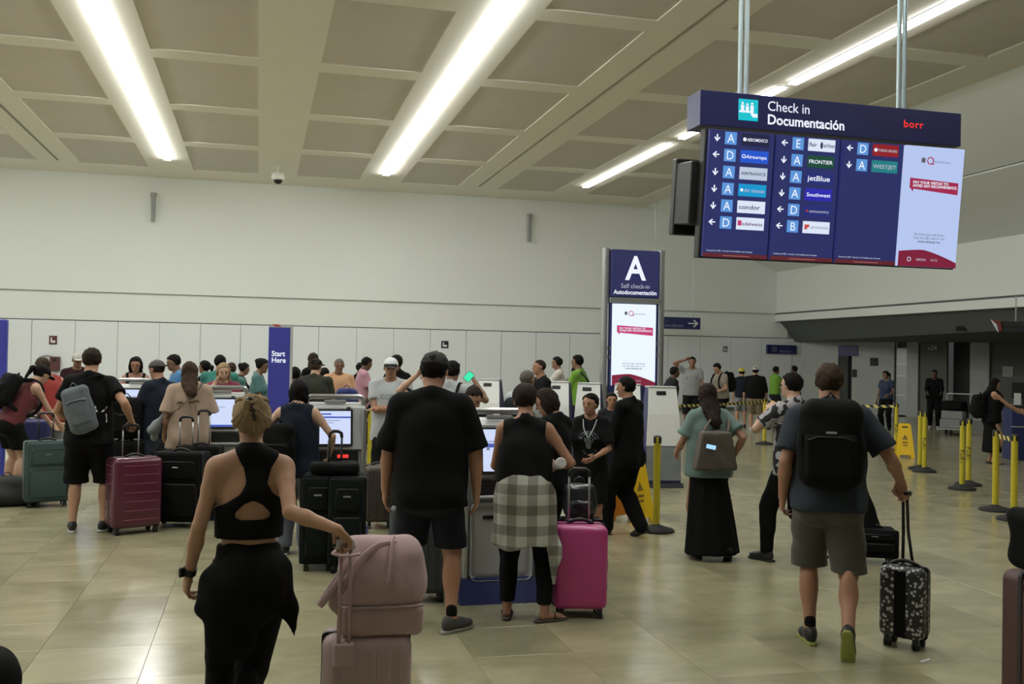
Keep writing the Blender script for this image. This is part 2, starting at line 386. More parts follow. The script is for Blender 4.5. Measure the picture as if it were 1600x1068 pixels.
PEOPLE = []
def person(label, u, dz, hd=0, vt=None, H=None, sex='m', g=1.0, belly=0.0, skin_c='tan', hair=('short', 'black'), top=None, bottom=None, shoes=None,
           arms=None, legs=None, lean=0, side=0, twist=0, head=(0, 0, 0), res=None, curl=(22, 22), hands=None, xy=None, cap=None, face=True, group='travellers in the check-in hall', shw=1.0, armk=1.0, hipw=1.0):
    p0 = spot(u - EYE * FPX / dz * .0189, dz) if xy is None else Vector(xy)      # u is read at head height; the picture is rolled by one degree
    if H is None: H = EYE + (horizon(u) - vt) * dz / FPX
    hw = math.radians(hd) + away(p0)
    root = thing('person', label, 'person', p0, hw, group)
    res = res or (.0090 if dz < 7.2 else .0128 if dz < 12.5 else .0175 if dz < 17 else .023)
    Wi = np.array(Matrix.Rotation(-hw, 3, 'Z')); P0 = np.array(p0)
    male = sex == 'm'; ph = random.random() * 6
    arms = arms or {}; legs = legs or {}
    # legs
    FT = {}
    pel_z = .525 * H
    for s, nm in ((1, 'R'), (-1, 'L')):
        x, y, lift, pitch = legs.get(nm, (s * .058, 0, 0, 0))[:4]
        yaw = legs.get(nm, (0, 0, 0, 0, -s * 8))[4] if len(legs.get(nm, ())) > 4 else -s * 8
        FT[nm] = dict(s=s, ank=np.array((x * H, y * H, (.052 + lift) * H)), pitch=math.radians(pitch), yaw=math.radians(yaw))
    l1, l2 = .245 * H, .235 * H
    for f in FT.values():
        dxy = np.linalg.norm(f['ank'][:2] - np.array((f['s'] * .052 * H, 0)))
        zmax = f['ank'][2] + math.sqrt(max(((l1 + l2) * .995) ** 2 - dxy ** 2, .01)) + .03 * H
        pel_z = min(pel_z, zmax)
    pel = np.array((0, 0, pel_z))
    RT = rotz(math.radians(twist)) @ roty(math.radians(side)) @ rotx(-math.radians(lean))
    def T(x, y, z): return pel + RT @ (np.array((x, y, z)) * H)
    RA = RT.T
    UP = RT[:, 2]; FW = RT[:, 1]
    sh = (.100 if male else .086) * shw
    SH = {'R': T(sh, 0, .285), 'L': T(-sh, 0, .285)}
    gl = g
    def torso(gr, gp=0.0):
        t = []
        e = lambda c, r, k: t.append((ell(T(*c), np.array(r) * H + gr + (gp if c[2] < .15 else 0), RA), k))
        if male:
            e((0, 0, -.005), (.092 * gl, .066 * gl, .075), 0); e((0, 0, .09), (.085 * gl, .062 * gl, .11), .05)
            e((0, 0, .205), (.100 * (.6 + .4 * gl) * (.5 + .5 * shw), .068 * (.5 + .5 * gl), .105), .05)
        else:
            e((0, 0, -.008), (.096 * gl * hipw, .068 * gl, .075), 0); e((0, 0, .095), (.072 * gl, .054 * gl, .11), .05)
            e((0, 0, .205), (.085 * (.5 + .5 * gl) * (.5 + .5 * shw), .060 * (.5 + .5 * gl), .10), .05)
            e((.04, .055 * gl, .185), (.040, .034, .040), .03); e((-.04, .055 * gl, .185), (.040, .034, .040), .03)
        e((.045, -.035 * gl, -.035), (.048 * gl, .045, .055), .03); e((-.045, -.035 * gl, -.035), (.048 * gl, .045, .055), .03)
        if belly: e((0, .03 + belly * .4, .065), (.085 * gl, .05 + belly, .095), .04)
        rs = .036 if male else .030
        t.append((cone(T(-sh * .95, -.004, .277), T(sh * .95, -.004, .277), rs * H + gr, rs * H + gr), .04))
        for s in (1, -1): t.append((cone(T(0, -.012, .325), T(s * .075, -.006, .287), .026 * H + gr, .03 * H + gr), .03))
        return t
    # head
    hs = H / 1.75 * (1.0 if H > 1.5 else 1.06)
    hp, hy, ht = [math.radians(a) for a in head]
    RH = rotz(hy) @ rotx(-hp) @ roty(ht)
    nb = T(0, -.004, .30); hc = nb + RT @ np.array((0, .02, .055)) * H * .8 + RH @ np.array((0, .01, .062)) * H
    hc[2] = min(hc[2], hc[2])
    HP, PH, AH = head_prims(hc, RH, hs, H, sex)
    neck = (cone(T(0, -.008, .285), PH((0, -.022, -.05)), (.036 if male else .030) * H * (.8 + .2 * g), (.033 if male else .028) * H), .03)
    # arms
    AR = {}
    ua, fa = .172 * H * armk, .148 * H * armk
    for s, nm in ((1, 'R'), (-1, 'L')):
        a = arms.get(nm, 'hang'); hd_ = None
        if isinstance(a, str): tgt, hint = ARMS[a](s); tgt = np.array(tgt) * H; tgt[2] += pel_z - .53 * H
        else:
            hint = a.get('hint', (s * .5, -1, -.2))
            if 'w' in a: tgt = Wi @ (np.array(a['w']) - P0)
            else: tgt = np.array(a['p']) * H
        el, wr = ik(SH[nm], tgt, ua, fa, hint); fd = _n(wr - el)
        hdv = fd if not (isinstance(a, dict) and 'dir' in a) else _n(np.array(a['dir']))
        pn = np.array(a['palm'], float) if isinstance(a, dict) and 'palm' in a else np.array((-s, .25, 0))
        if abs(np.dot(_n(pn), hdv)) > .9: pn = np.array((0, 0, -1.0)) if abs(hdv[2]) < .8 else np.array((0, -1.0, 0))
        th = np.array(a['thumb'], float) if isinstance(a, dict) and 'thumb' in a else np.array((-s * .3, 1.0, .8))
        AR[nm] = dict(s=s, el=el, wr=wr, d=hdv, pn=pn, th=th, fd=fd)
    ag = .75 + .25 * g
    def armp(nm, gr=0, skinp=True):
        A = AR[nm]; q = H * (1 if male else .86) * ag
        return [(cone(SH[nm] - np.array((A['s'] * .004, 0, .004)) * H, SH[nm] + (A['el'] - SH[nm]) * .35, .031 * q + gr, .028 * q + gr), .03),
                (cone(SH[nm], A['el'], .028 * q + gr, .0215 * q + gr), .015)]
    BP = torso(0) + [neck] + HP
    HIP = {'R': pel + np.array((.052 * H, 0, -.02 * H)), 'L': pel + np.array((-.052 * H, 0, -.02 * H))}
    KN = {}
    for nm, f in FT.items():
        kn, an = ik(HIP[nm], f['ank'], l1, l2, (f['s'] * .12, 1, 0)); KN[nm] = kn; f['ank'] = an
        lg = (.8 + .2 * g) * (1 if male else .97)
        BP += [(cone(HIP[nm], kn, .054 * H * lg, .033 * H * lg), .03), (cone(kn, an, .031 * H * lg, .0205 * H), .02),
               (ell(kn + (an - kn) * .33 + np.array((0, -.012 * H, 0)), np.array((.030, .031, .075)) * H * lg), .03)]
    bare = (shoes or {}).get('kind') in ('sandal', 'flip')
    def footframe(f):
        fy, fp = f['yaw'], f['pitch']; R = rotz(fy) @ rotx(fp)     # pitch < 0: heel up
        return R, f['ank']
    for nm, f in FT.items():
        R, an = footframe(f)
        if bare:
            q = H / 1.75
            BP += [(cone(an + R @ np.array((0, -.02, -.045)) * q, an + R @ np.array((0, .13, -.062)) * q, .030 * q, .024 * q, ), .02)]
            for i in range(5):
                tx = (-.028 + i * .014) * q
                BP.append((cone(an + R @ np.array((tx / q, .14, -.066)) * q, an + R @ np.array((tx / q * 1.1, .172 - abs(i - (1.2 if f['s'] < 0 else 2.8)) * .008, -.07)) * q, .010 * q, .008 * q), .008))
        else:
            BP.append((cone(an, an + R @ np.array((0, .06, -.04)) * H / 1.75, .03, .026), .02))
    for nm in ('R', 'L'):
        A = AR[nm]; q = H * (1 if male else .86) * ag
        BP += armp(nm)
        BP += [(cone(A['el'], A['el'] + (A['wr'] - A['el']) * .35, .0215 * q, .0235 * q), .01), (cone(A['el'] + (A['wr'] - A['el']) * .3, A['wr'], .023 * q, .0155 * q), .012)]
        BP += hand_prims(A['wr'], A['d'], A['pn'], A['th'], H, curl[0 if nm == 'L' else 1], res=res)
    F = Field(BP, res)
    for s in (1, -1): F.sub(ell(PH((s * .031, .098, .003)), np.array((.017, .016, .010)) * hs, AH), .008)
    link('body', F.mesh('body'), skin(skin_c, SK[skin_c]), root)
    out = dict(root=root, H=H, T=T, RT=RT, PH=PH, RH=RH, AR=AR, SH=SH, pel=pel, hw=hw, P0=P0, KN=KN, FT=FT, hs=hs, HIP=HIP)
    # face
    if face:
        q = hs
        ellip_mesh('eyes', [(PH((s * .031, .083, .003)), (.0115 * q, .007 * q, .0062 * q), None) for s in (1, -1)], mat('eye', (.015, .01, .008), .2), root, 8)
        ellip_mesh('eyebrows', [(PH((s * .033, .088, .026)), (.017 * q, .005 * q, .0035 * q), RH) for s in (1, -1)], hairm('brow', (.02, .014, .01)), root, 8)
        ellip_mesh('lips', [(PH((0, .094, -.062)), (.021 * q, .005 * q, .0065 * q), RH)], mat('lip', (.28, .10, .09), .5), root, 8)
    # hair
    hk, hcol = hair[0], hair[1]
    if hk:
        hl = []
        th = {'buzz': .0035, 'bald': .002}.get(hk, .010)
        xs_, zs_ = [-.12, -.035, -.005, .022, .05, .1], [-.075, -.07, -.02, .045, .062, .075]
        if hk in ('long', 'bob', 'bun', 'ponytail'): xs_, zs_ = [-.12, -.02, .005, .03, .055, .1], [-.09, -.05, .0, .05, .068, .08]
        if hk == 'fringe': zs_ = [-.06, -.05, -.02, .12, .12, .12]
        def hairline(D, X, Y, Z):
            dx, dy, dz_ = X - hc[0], Y - hc[1], Z - hc[2]
            ly = (dx * RH[0, 1] + dy * RH[1, 1] + dz_ * RH[2, 1]) / hs; lz = (dx * RH[0, 2] + dy * RH[1, 2] + dz_ * RH[2, 2]) / hs
            return np.maximum(D, (np.interp(ly, xs_, zs_) - lz) * hs * .8)
        shell = [(ell(PH((0, -.014, .026)), np.array((.077 + th, .097 + th, .087 + th * 1.3)) * hs, AH), 0)]
        hr = min(res, .011)
        FH = Field(shell, hr); 
        if hk not in ('buzz', 'bald'): FH.apply(wrinkle(.0045, 3.6, ph)); FH.apply(wrinkle(.0025, 7, ph))
        FH.apply(hairline)
        FX = [p for p in shell]
        ext = []
        if hk == 'long':
            Ln = hair[2] if len(hair) > 2 else .3
            back = PH((0, -.05, -.02)); e1 = back + np.array((0, -.035, -.14)) * hs; e1 = back + np.array((0, -.055, -.13)) * hs; e2 = T(0, -.070 * (.5 + .5 * gl) - .030, .335 - Ln * .72 / H)
            ext = [(cone(back, e1, .082 * hs, .090 * hs, RH[:, 1], .62), .02), (cone(e1, e2, .090 * hs, .060 * hs, RT[:, 1], .42), .03)]
            for s in (1, -1): ext.append((cone(PH((s * .062, -.01, .01)), PH((s * .07, -.03, -.13)), .028 * hs, .03 * hs), .03))
        if hk == 'bob':
            ext = [(ell(PH((0, -.035, -.02)), np.array((.098, .085, .11)) * hs, AH), .02)]
            for s in (1, -1): ext.append((cone(PH((s * .066, .0, .01)), PH((s * .075, -.005, -.10)), .028 * hs, .026 * hs), .03))
        if hk == 'bun': ext = [(ell(PH((0, -.105, .055)), np.array((.045, .04, .045)) * hs, AH), .012)]
        if hk == 'clip':
            pass
        if hk == 'ponytail': ext = [(cone(PH((0, -.1, .04)), PH((0, -.15, .0)), .024 * hs, .03 * hs), .01), (cone(PH((0, -.15, .0)), PH((0, -.15, -.17)), .032 * hs, .014 * hs), .02)]
        if hk == 'curly': ext = [(ell(PH((0, -.01, .045)), np.array((.092, .105, .09)) * hs, AH, [(PH((0, 0, .035)), -RH[:, 2])]), .01)]
        if ext:
            F2 = Field(FX + ext, hr); F2.apply(wrinkle(.004, 3.0, ph))
            # merge: shell only inside hairline, extras whole
            Fe = Field(FX + ext, hr); Fe.D[:] = 1.0
            Fe.add(shell[0][0]); Fe.apply(hairline)
            for p_ in ext: Fe.add(p_[0], p_[1])
            Fe.apply(wrinkle(.0045, 3.0, ph)); Fe.apply(wrinkle(.002, 7, ph)); FH = Fe
        out['hair'] = link('hair', FH.mesh('hair'), hairm(hcol, HR[hcol]), root)
    if cap:
        cm, back = cap[0], cap[1]
        sgn = -1 if back else 1
        FC = Field([(ell(PH((0, -.012, .03)), np.array((.09, .11, .096)) * hs, AH, [(PH((0, 0, .032)), -RH[:, 2])]), 0)], min(res, .01))
        cp = link('cap', FC.mesh('cap'), cm, root)
        FB = Field([(ell(PH((0, sgn * .105, .037)), np.array((.068, .075, .011)) * hs, AH, [(PH((0, sgn * .06, 0)), -sgn * RH[:, 1])]), 0)], .006)
        link('brim', FB.mesh('brim'), cap[2] if len(cap) > 2 else cm, cp)
        if not (len(cap) > 3): MB().ball(PH((0, -.012, .126)), .008 * hs, 8).build('button', cm, cp, smooth=True)
    # bottoms
    if bottom:
        bk = bottom.get('kind', 'shorts'); gr = bottom.get('grow', .012 if bk != 'leggings' else .005); m = bottom['m']
        zc = bottom.get('len', {'shorts': .27, 'pants': .045, 'leggings': .075, 'skirt': .05}.get(bk, .27)) * H
        PR = []
        for c, r, k in (((0, 0, -.008), (.096 * gl * (1 if male else hipw), .069 * gl, .07), 0), ((.045, -.035 * gl, -.035), (.048 * gl, .045, .055), .03), ((-.045, -.035 * gl, -.035), (.048 * gl, .045, .055), .03)):
            PR.append((ell(T(*c), np.array(r) * H + gr, RA), k))
        PR.append((cone(T(0, 0, .0), T(0, 0, .075), .088 * H * gl + gr, .082 * H * gl + gr * .6, FW, .75), .03))
        wide = bottom.get('wide', 0.0)
        if bk == 'skirt':
            am = (FT['R']['ank'] + FT['L']['ank']) / 2; bt = np.array((am[0], am[1], zc - .05 * H))
            PR.append((cone(T(0, 0, -.03), bt, .092 * H + gr, .105 * H + wide + gr, FW, .8), .03))
            FBm = Field(PR, max(res, .01)); an0 = pel
            def pl(D, X, Y, Z): return D + .008 * np.sin(9 * np.arctan2(Y - bt[1] * .5, X - bt[0] * .5) + 1.3 * Z) * np.clip((pel_z - Z) / .5, 0, 1)
            FBm.apply(pl)
        else:
            for nm, f in FT.items():
                kn, an = KN[nm], f['ank']; lg = (.8 + .2 * g); ge = max(gr, .010)
                PR.append((cone(HIP[nm], kn, .054 * H * lg + ge, .033 * H * lg + ge), .03))
                if zc < .26 * H: PR += [(cone(kn, an, .031 * H * lg + ge, .0205 * H + ge), .02), (ell(kn + (an - kn) * .33 + np.array((0, -.012 * H, 0)), np.array((.030, .031, .075)) * H * lg + ge), .03)]
                PR.append((cone(HIP[nm], kn, .054 * H * lg + gr * 1.3, .034 * H * lg + gr * 1.6 + wide * .6), .02))
                if zc < .26 * H: PR.append((cone(kn, an + np.array((0, 0, -.01)), .034 * H * lg + gr * 1.4 + wide * .6, .021 * H + gr * 1.6 + wide), .015))
                else: PR.append((cone(kn, kn + _n(kn - HIP[nm]) * .05, .034 * H * lg + gr * 1.6 + wide * .6, .036 * H * lg + gr * 1.8 + wide * .7), .01))
            FBm = Field(PR, max(res, .0095))
            if bk != 'leggings': FBm.apply(wrinkle(.0035 * (1 + wide * 20), .9, ph))
        wz = T(0, 0, bottom.get('rise', .07))
        FBm.apply(lambda D, X, Y, Z: np.maximum(np.maximum(D, (X - wz[0]) * UP[0] + (Y - wz[1]) * UP[1] + (Z - wz[2]) * UP[2]), zc - Z))
        out['bottom'] = link({'skirt': 'skirt', 'pants': 'trousers', 'leggings': 'leggings', 'shorts': 'shorts'}[bk], FBm.mesh('lower'), m, root)
    # tops
    if top:
        gr = top.get('grow', .013); m = top['m']; sl = top.get('sleeve', .6); hem = top.get('hem', -.02)
        gp = 0 if not bottom or hem > .05 else max(0, bottom.get('grow', .012) - gr) + .014
        PR = torso(gr, gp)
        wx = (.094 if male else .084) * H * (.4 + .6 * gl) + gr + top.get('loose', .008); wb = (.092 if male else .09) * H * gl * (1 if male else hipw) + gr + gp * .7 + top.get('loose', .008)
        PR.append((cone(T(0, 0, .19), T(0, 0, min(hem, .0)), wx, wb, FW, .72), .03))
        A_ = []
        if sl > 0:
            for nm in ('R', 'L'):
                A = AR[nm]; a, e, wv = SH[nm], A['el'], A['wr']; q = H * (1 if male else .86) * ag
                fl = top.get('flare', .006)
                if sl <= 1:
                    en = a + (e - a) * sl; n = _n(e - a)
                    PR += [(cone(a, en + n * .03, .031 * q + gr, .027 * q + gr + fl, clips=[(en, n)]), .02)]
                else:
                    en = e + (wv - e) * (sl - 1); n = _n(wv - e)
                    PR += [(cone(a, e, .031 * q + gr, .024 * q + gr), .02), (cone(e, en + n * .01, .024 * q + gr, .018 * q + gr, clips=[(en, n)]), .012)]
        FTp = Field(PR, max(res, .0095)); FTp.apply(wrinkle(top.get('wr', .004), .8, ph + 1))
        hp_ = T(0, 0, hem)
        FTp.apply(lambda D, X, Y, Z: np.maximum(D, -((X - hp_[0]) * UP[0] + (Y - hp_[1]) * UP[1] + (Z - hp_[2]) * UP[2])))
        nr = top.get('neck', .040) * H
        FTp.sub(ell(T(0, .012, .345 - top.get('scoop', 0)), np.array((nr * 1.15, nr * 1.1, nr + top.get('scoop', 0) * H))), .0)
        if sl <= 0:
            for s in (1, -1): FTp.sub(ell(T(s * (sh + .038), 0, .275), (.05 * H, .09 * H, .075 * H), RA), .01)
        if 'cut' in top: FTp.apply(top['cut'](out))
        out['top'] = link(top.get('name', 'shirt'), FTp.mesh('upper'), m, root)
        if top.get('collar'):
            FCo = Field([(ell(T(0, -.004, .315), np.array((.052, .05, .026)) * H, RA), 0)], .009); FCo.sub(ell(T(0, .012, .335), (.044 * H, .046 * H, .05 * H)))
            link('collar', FCo.mesh('collar'), m, out['top'])
    # shoes
    if shoes:
        sk_ = shoes.get('kind', 'shoe'); sm = shoes['m']; so = shoes.get('sole', sm); q = H / 1.75
        for nm, f in FT.items():
            R, an = footframe(f); A_ = R.T
            def W(v): return an + R @ (np.array(v) * q)
            so_p = [(rbox(W((0, .055, -.082)), np.array((.043, .142, .012)) * q, .011, A_), 0)]
            def solecut(D, X, Y, Z):
                dx, dy, dz_ = X - an[0], Y - an[1], Z - an[2]
                lx = dx * R[0, 0] + dy * R[1, 0] + dz_ * R[2, 0]; ly = dx * R[0, 1] + dy * R[1, 1] + dz_ * R[2, 1]
                w_ = np.interp(ly / q, [-.09, -.06, 0, .1, .15, .198], [.018, .031, .034, .044, .040, .01]) * q
                return np.maximum(D, (np.abs(lx) - w_) * .8)
            Fs = Field(so_p, .007 if dz < 12 else .012); Fs.apply(solecut)
            if sk_ == 'shoe':
                up = [(ell(W((0, .10, -.055)), np.array((.043, .085, .034)) * q, A_), 0), (ell(W((0, -.02, -.035)), np.array((.036, .056, .055)) * q, A_), .03), (cone(W((0, .0, -.02)), W((0, .08, -.045)), .036 * q, .032 * q), .03)]
                Fu = Field(up, .007 if dz < 12 else .012); c_ = W((0, 0, -.078)); cu = W((0, 0, .012))
                Fu.apply(lambda D, X, Y, Z: np.maximum(D, np.maximum(-((X - c_[0]) * R[0, 2] + (Y - c_[1]) * R[1, 2] + (Z - c_[2]) * R[2, 2]), (X - cu[0]) * R[0, 2] + (Y - cu[1]) * R[1, 2] + (Z - cu[2]) * R[2, 2])))
                so_ = link('shoe', Fu.mesh('shoe'), sm, root)
                link('sole', Fs.mesh('sole'), so, so_)
                if shoes.get('sock'):
                    Fk = Field([(cone(W((0, 0, -.01)), W((0, 0, .05)), .036 * q, .035 * q), 0)], .008); link('sock', Fk.mesh('sock'), shoes['sock'], root)
            else:
                so_ = link('sandal', Fs.mesh('sandal'), so, root)
                mb = MB(); a0, b0 = W((-.036, .07, -.07)), W((.036, .07, -.07)); md = W((0, .09, -.01))
                mb.tube(arc(a0, md, b0, 6), .014, 8, .35, up=tuple(R[:, 1])); mb.build('strap', sm, so_, smooth=True)
    PEOPLE.append((label, round(H, 2), round(dz, 1)))
    return out
def to_world(o, p): return Vector(np.array(Matrix.Rotation(o['hw'], 3, 'Z')) @ np.asarray(p) + o['P0'])
def conform(me_src, name, target, origin, right, up, m, parent, off=.003, label=None):
    """lays flat artwork (xy mesh) onto a cloth surface"""
    right, up = Vector(right), Vector(up); n = right.cross(up).normalized(); tm = target.data
    bvh = BVHTree.FromPolygons([v.co for v in tm.vertices], [p.vertices for p in tm.polygons])
    me = me_src.copy(); o3 = Vector(origin)
    for v in me.vertices:
        p = o3 + right * v.co.x + up * v.co.y
        h = bvh.ray_cast(p + n * .4, -n)
        v.co = (h[0] if h[0] is not None else p) + n * off
    return link(name, me, m, parent, label=label)
def flat_mesh(polys):
    bm = bmesh.new()
    for P in polys: bm.faces.new([bm.verts.new((p[0], p[1], 0)) for p in P])
    me = bpy.data.meshes.new('flat'); bm.to_mesh(me); bm.free(); return me
# ---------------------------------------------------------------- setting
HC = 7.09; YW = 32.4
M_CEIL = mat('ceiling_paint', (.82, .79, .70), .85, bump=.05, bscale=30, vary=.03, vscale=.6)
M_PANEL = mat('ceiling_panel_fabric', (.62, .58, .52), .95, bump=.3, bscale=120, vary=.05, vscale=1.5)
M_WALLU = mat('wall_paint', (.80, .83, .80), .8, bump=.05, bscale=40, vary=.03, vscale=.5)
M_WALLP = mat('wall_panel_laminate', (.78, .82, .83), .5, vary=.02, vscale=.8)
M_JOINT = mat('joint_dark', (.16, .17, .17), .9)
M_GROOVE = mat('groove_dark', (.05, .045, .04), .9)
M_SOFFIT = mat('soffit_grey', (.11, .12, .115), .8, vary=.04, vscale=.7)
M_STRIP = emit('light_strip_diffuser', (.985, .985, .955), STRIP_POWER); M_STRIPW = emit('light_strip_diffuser_dim', (.985, .985, .955), STRIP_WEAK)
M_NAVY = mat('navy_panel', (.020, .024, .11), .35, vary=.05)
M_NAVYB = mat('navy_base', (.012, .022, .10), .45, vary=.1)
M_BLUE = mat('sign_blue', (.045, .055, .36), .45, vary=.03)
M_BLACK = mat('black_plastic', (.008, .008, .009), .45, vary=.1)
M_RUB = mat('rubber', (.012, .012, .012), .8, bump=.2)
M_ALU = mat('brushed_aluminium', (.42, .43, .43), .32, metal=.85, vary=.06, vscale=20)
M_GREYP = mat('kiosk_grey', (.30, .31, .30), .42, vary=.04)
M_GREYL = mat('kiosk_light_grey', (.45, .47, .46), .4, vary=.03)
M_WHITEK = mat('kiosk_white', (.78, .80, .78), .4, vary=.02)
M_TXTW = emit('lit_white_lettering', (.85, .9, 1.0), 1.0)
M_TXTM = emit('lit_pale_lettering', (.7, .75, .9), .6)
M_WHITEP = mat('white_print', (.75, .75, .78), .6)

def floor_mats():
    out = []
    for nm in ('marble_tile', 'marble_field'):
        m, nt, b = node_mat(nm); N = nt.nodes; L = nt.links
        g = N.new('ShaderNodeNewGeometry'); oi = N.new('ShaderNodeObjectInfo')
        mp = N.new('ShaderNodeMapping'); mp.inputs['Scale'].default_value = (1.0, 1.5, 1); L.new(g.outputs['Position'], mp.inputs[0])
        rnd = oi.outputs['Random'] if nm == 'marble_tile' else g.outputs['Random Per Island']
        ad = N.new('ShaderNodeVectorMath'); ad.operation = 'ADD'; sc_ = N.new('ShaderNodeMath'); sc_.operation = 'MULTIPLY'; sc_.inputs[1].default_value = 9.0
        L.new(rnd, sc_.inputs[0]); L.new(mp.outputs[0], ad.inputs[0]); L.new(sc_.outputs[0], ad.inputs[1])
        n = N.new('ShaderNodeTexNoise'); n.inputs['Scale'].default_value = 1.5; n.inputs['Detail'].default_value = 6; n.inputs['Roughness'].default_value = .62; n.inputs['Distortion'].default_value = .5; L.new(ad.outputs[0], n.inputs['Vector'])
        r = N.new('ShaderNodeValToRGB'); r.color_ramp.elements[0].position = .3; r.color_ramp.elements[1].position = .72
        r.color_ramp.elements[0].color = (.238, .220, .130, 1); r.color_ramp.elements[1].color = (.372, .348, .220, 1); L.new(n.outputs[0], r.inputs[0])
        mr = N.new('ShaderNodeMapRange'); mr.inputs[3].default_value = .88; mr.inputs[4].default_value = 1.08; L.new(rnd, mr.inputs[0])
        x = N.new('ShaderNodeMix'); x.data_type = 'RGBA'; x.blend_type = 'MULTIPLY'; x.inputs[0].default_value = 1
        L.new(r.outputs[0], x.inputs[6]); L.new(mr.outputs[0], x.inputs[7]); L.new(x.outputs[2], b.inputs['Base Color'])
        n2 = N.new('ShaderNodeTexNoise'); n2.inputs['Scale'].default_value = 2.5; n2.inputs['Detail'].default_value = 6; L.new(g.outputs['Position'], n2.inputs['Vector'])
        m2 = N.new('ShaderNodeMapRange'); m2.inputs[3].default_value = .10; m2.inputs[4].default_value = .30; L.new(n2.outputs[0], m2.inputs[0]); L.new(m2.outputs[0], b.inputs['Roughness'])
        n3 = N.new('ShaderNodeTexNoise'); n3.inputs['Scale'].default_value = 5; bp = N.new('ShaderNodeBump'); bp.inputs['Strength'].default_value = .06; bp.inputs['Distance'].default_value = .01
        L.new(g.outputs['Position'], n3.inputs['Vector']); L.new(n3.outputs[0], bp.inputs['Height']); L.new(bp.outputs[0], b.inputs['Normal'])
        b.inputs['Specular IOR Level'].default_value = .6
        out.append(m)
    return out
M_TILE, M_TILEF = floor_mats()
def project(p):
    d = Vector(p) - Vector((0, 0, EYE)); c = M3.transposed() @ d
    if c.z > -.5: return None
    return 800 - c.x / c.z * FPX, 534 + c.y / c.z * FPX, -c.z
XL, XR, YB = -14.0, 28.0, -9.0
fl = tag(MB().box(XL, XR, YB, YW + .4, -.25, -.012).build('floor', mat('tile_grout', (.16, .145, .095), .8, vary=.1)), kind='structure')
TS = .61
tm = MB().box(-TS / 2 + .0008, TS / 2 - .0008, -TS / 2 + .0008, TS / 2 - .0008, -.012, 0, .001).mesh('floor_tile')
cells = []
for i in range(int((XR - XL) / TS) + 1):
    for j in range(int((YW - YB) / TS) + 1):
        x = XL + (i + .5) * TS; y = YB + (j + .5) * TS
        if x > XR - TS / 2 or y > YW: continue
        q = project((x, y, 0)); vis = q and -60 < q[0] < 1660 and q[1] < 1130
        cells.append((q[2] if vis else 1e6, x, y))
cells.sort()
for k, (d_, x, y) in enumerate(cells[:300]):
    link('floor_tile', tm, M_TILE, fl, (x, y, 0))
V = []; Fc = []
for (_, x, y) in cells[300:]:
    a = TS / 2 - .0008; n0 = len(V)
    for sx, sy in ((-a, -a), (a, -a), (a, a), (-a, a)): V.append((x + sx, y + sy, 0))
    for sx, sy in ((-a, -a), (a, -a), (a, a), (-a, a)): V.append((x + sx, y + sy, -.012))
    Fc.append((n0, n0 + 1, n0 + 2, n0 + 3))
    for q in range(4): Fc.append((n0 + q, n0 + 4 + q, n0 + 4 + (q + 1) % 4, n0 + (q + 1) % 4))
me = bpy.data.meshes.new('tile_field'); me.from_pydata(V, [], Fc)
tag(link('tile_field', me, M_TILEF, fl), kind='stuff')

# ceiling: plastered beams with recessed acoustic panels, light slots and grooves
cols = [(-11.2, -9.3), (-8.05, -6.19), (-5.09, -3.22), (-1.98, -.12), (1.0, 2.87), (4.14, 5.98), (7.25, 9.1), (10.2, 12.12)]
rows = [(27.09 - 4.015 * k, 30.57 - 4.015 * k) for k in range(10)]
cb = MB(); z0, z1 = HC, HC + .13
xe = [XL] + [v for c in cols for v in c] + [13.0]
slots = {(-5.09 - 1.1, -5.09): -5.62}
for i in range(0, len(xe), 2):
    a, b = xe[i], xe[i + 1]
    mid = None
    for sx in (-5.64, 6.61):
        if a < sx < b: mid = sx
    if mid is None: cb.box(a, b, YB, YW, z0, z1)
    else:
        cb.box(a, mid - .04, YB, YW, z0, z1); cb.box(mid + .04, b, YB, YW, z0, z1); cb.box(mid - .04, mid + .04, 30.4, YW, z0, z1)
for (a, b) in cols:
    ye = [YW] + [v for r in rows for v in (r[1], r[0])] + [YB]
    for i in range(0, len(ye), 2):
        if ye[i] > ye[i + 1]: cb.box(a, b, max(ye[i + 1], YB), ye[i], z0, z1)
cb.box(XL, 13.0, YB, YW, HC + .14, HC + .25)
ceil = tag(cb.build('ceiling', M_CEIL), kind='structure')
pm = MB().box(-.935, .935, -1.74, 1.74, 0, .03, .004).mesh('ceiling_panel')
for (a, b) in cols:
    for (c, d) in rows:
        if d < YB: continue
        link('ceiling_panel', pm, M_PANEL, ceil, ((a + b) / 2, (c + d) / 2, HC + .022))
for sx in (-5.64, 6.61):
    MB().box(sx - .04, sx + .04, YB, 30.4, HC + .08, HC + .11).build('expansion_groove', M_GROOVE, ceil)
MB().lathe([(.12, 0), (.12, .02), (.07, .03)], (10.95, 28.3, HC + .025)).build('vent_ring', M_GROOVE, ceil)

def light_strip(x, y0, y1, label, m=M_STRIP):
    t = thing('light_strip', label, 'ceiling light', (x, (y0 + y1) / 2, HC), 0, 'long linear ceiling lights'); h = (y1 - y0) / 2
    MB().box(-.092, .092, -h, h, -.056, -.014, .010).build('diffuser', m, t)
    m_ = MB(); m_.box(-.105, .105, -h - .02, h + .02, -.014, 0)
    m_.build('housing', M_ALU, t)
light_strip(-2.57, 2.5, 29.0, 'linear ceiling light nearest the left edge of the picture, ending above the back wall')
light_strip(3.53, 2.5, 29.2, 'linear ceiling light running down the middle of the hall ceiling')
light_strip(9.7, 22.6, 29.1, 'short ceiling light left of the hanging board, nearest the back wall', M_STRIPW)
light_strip(9.7, 17.2, 21.9, 'ceiling light partly hidden behind the top left corner of the hanging board', M_STRIPW)
light_strip(9.75, 2.5, 16.9, 'ceiling light passing behind the right hanger rods above the board', M_STRIPW)
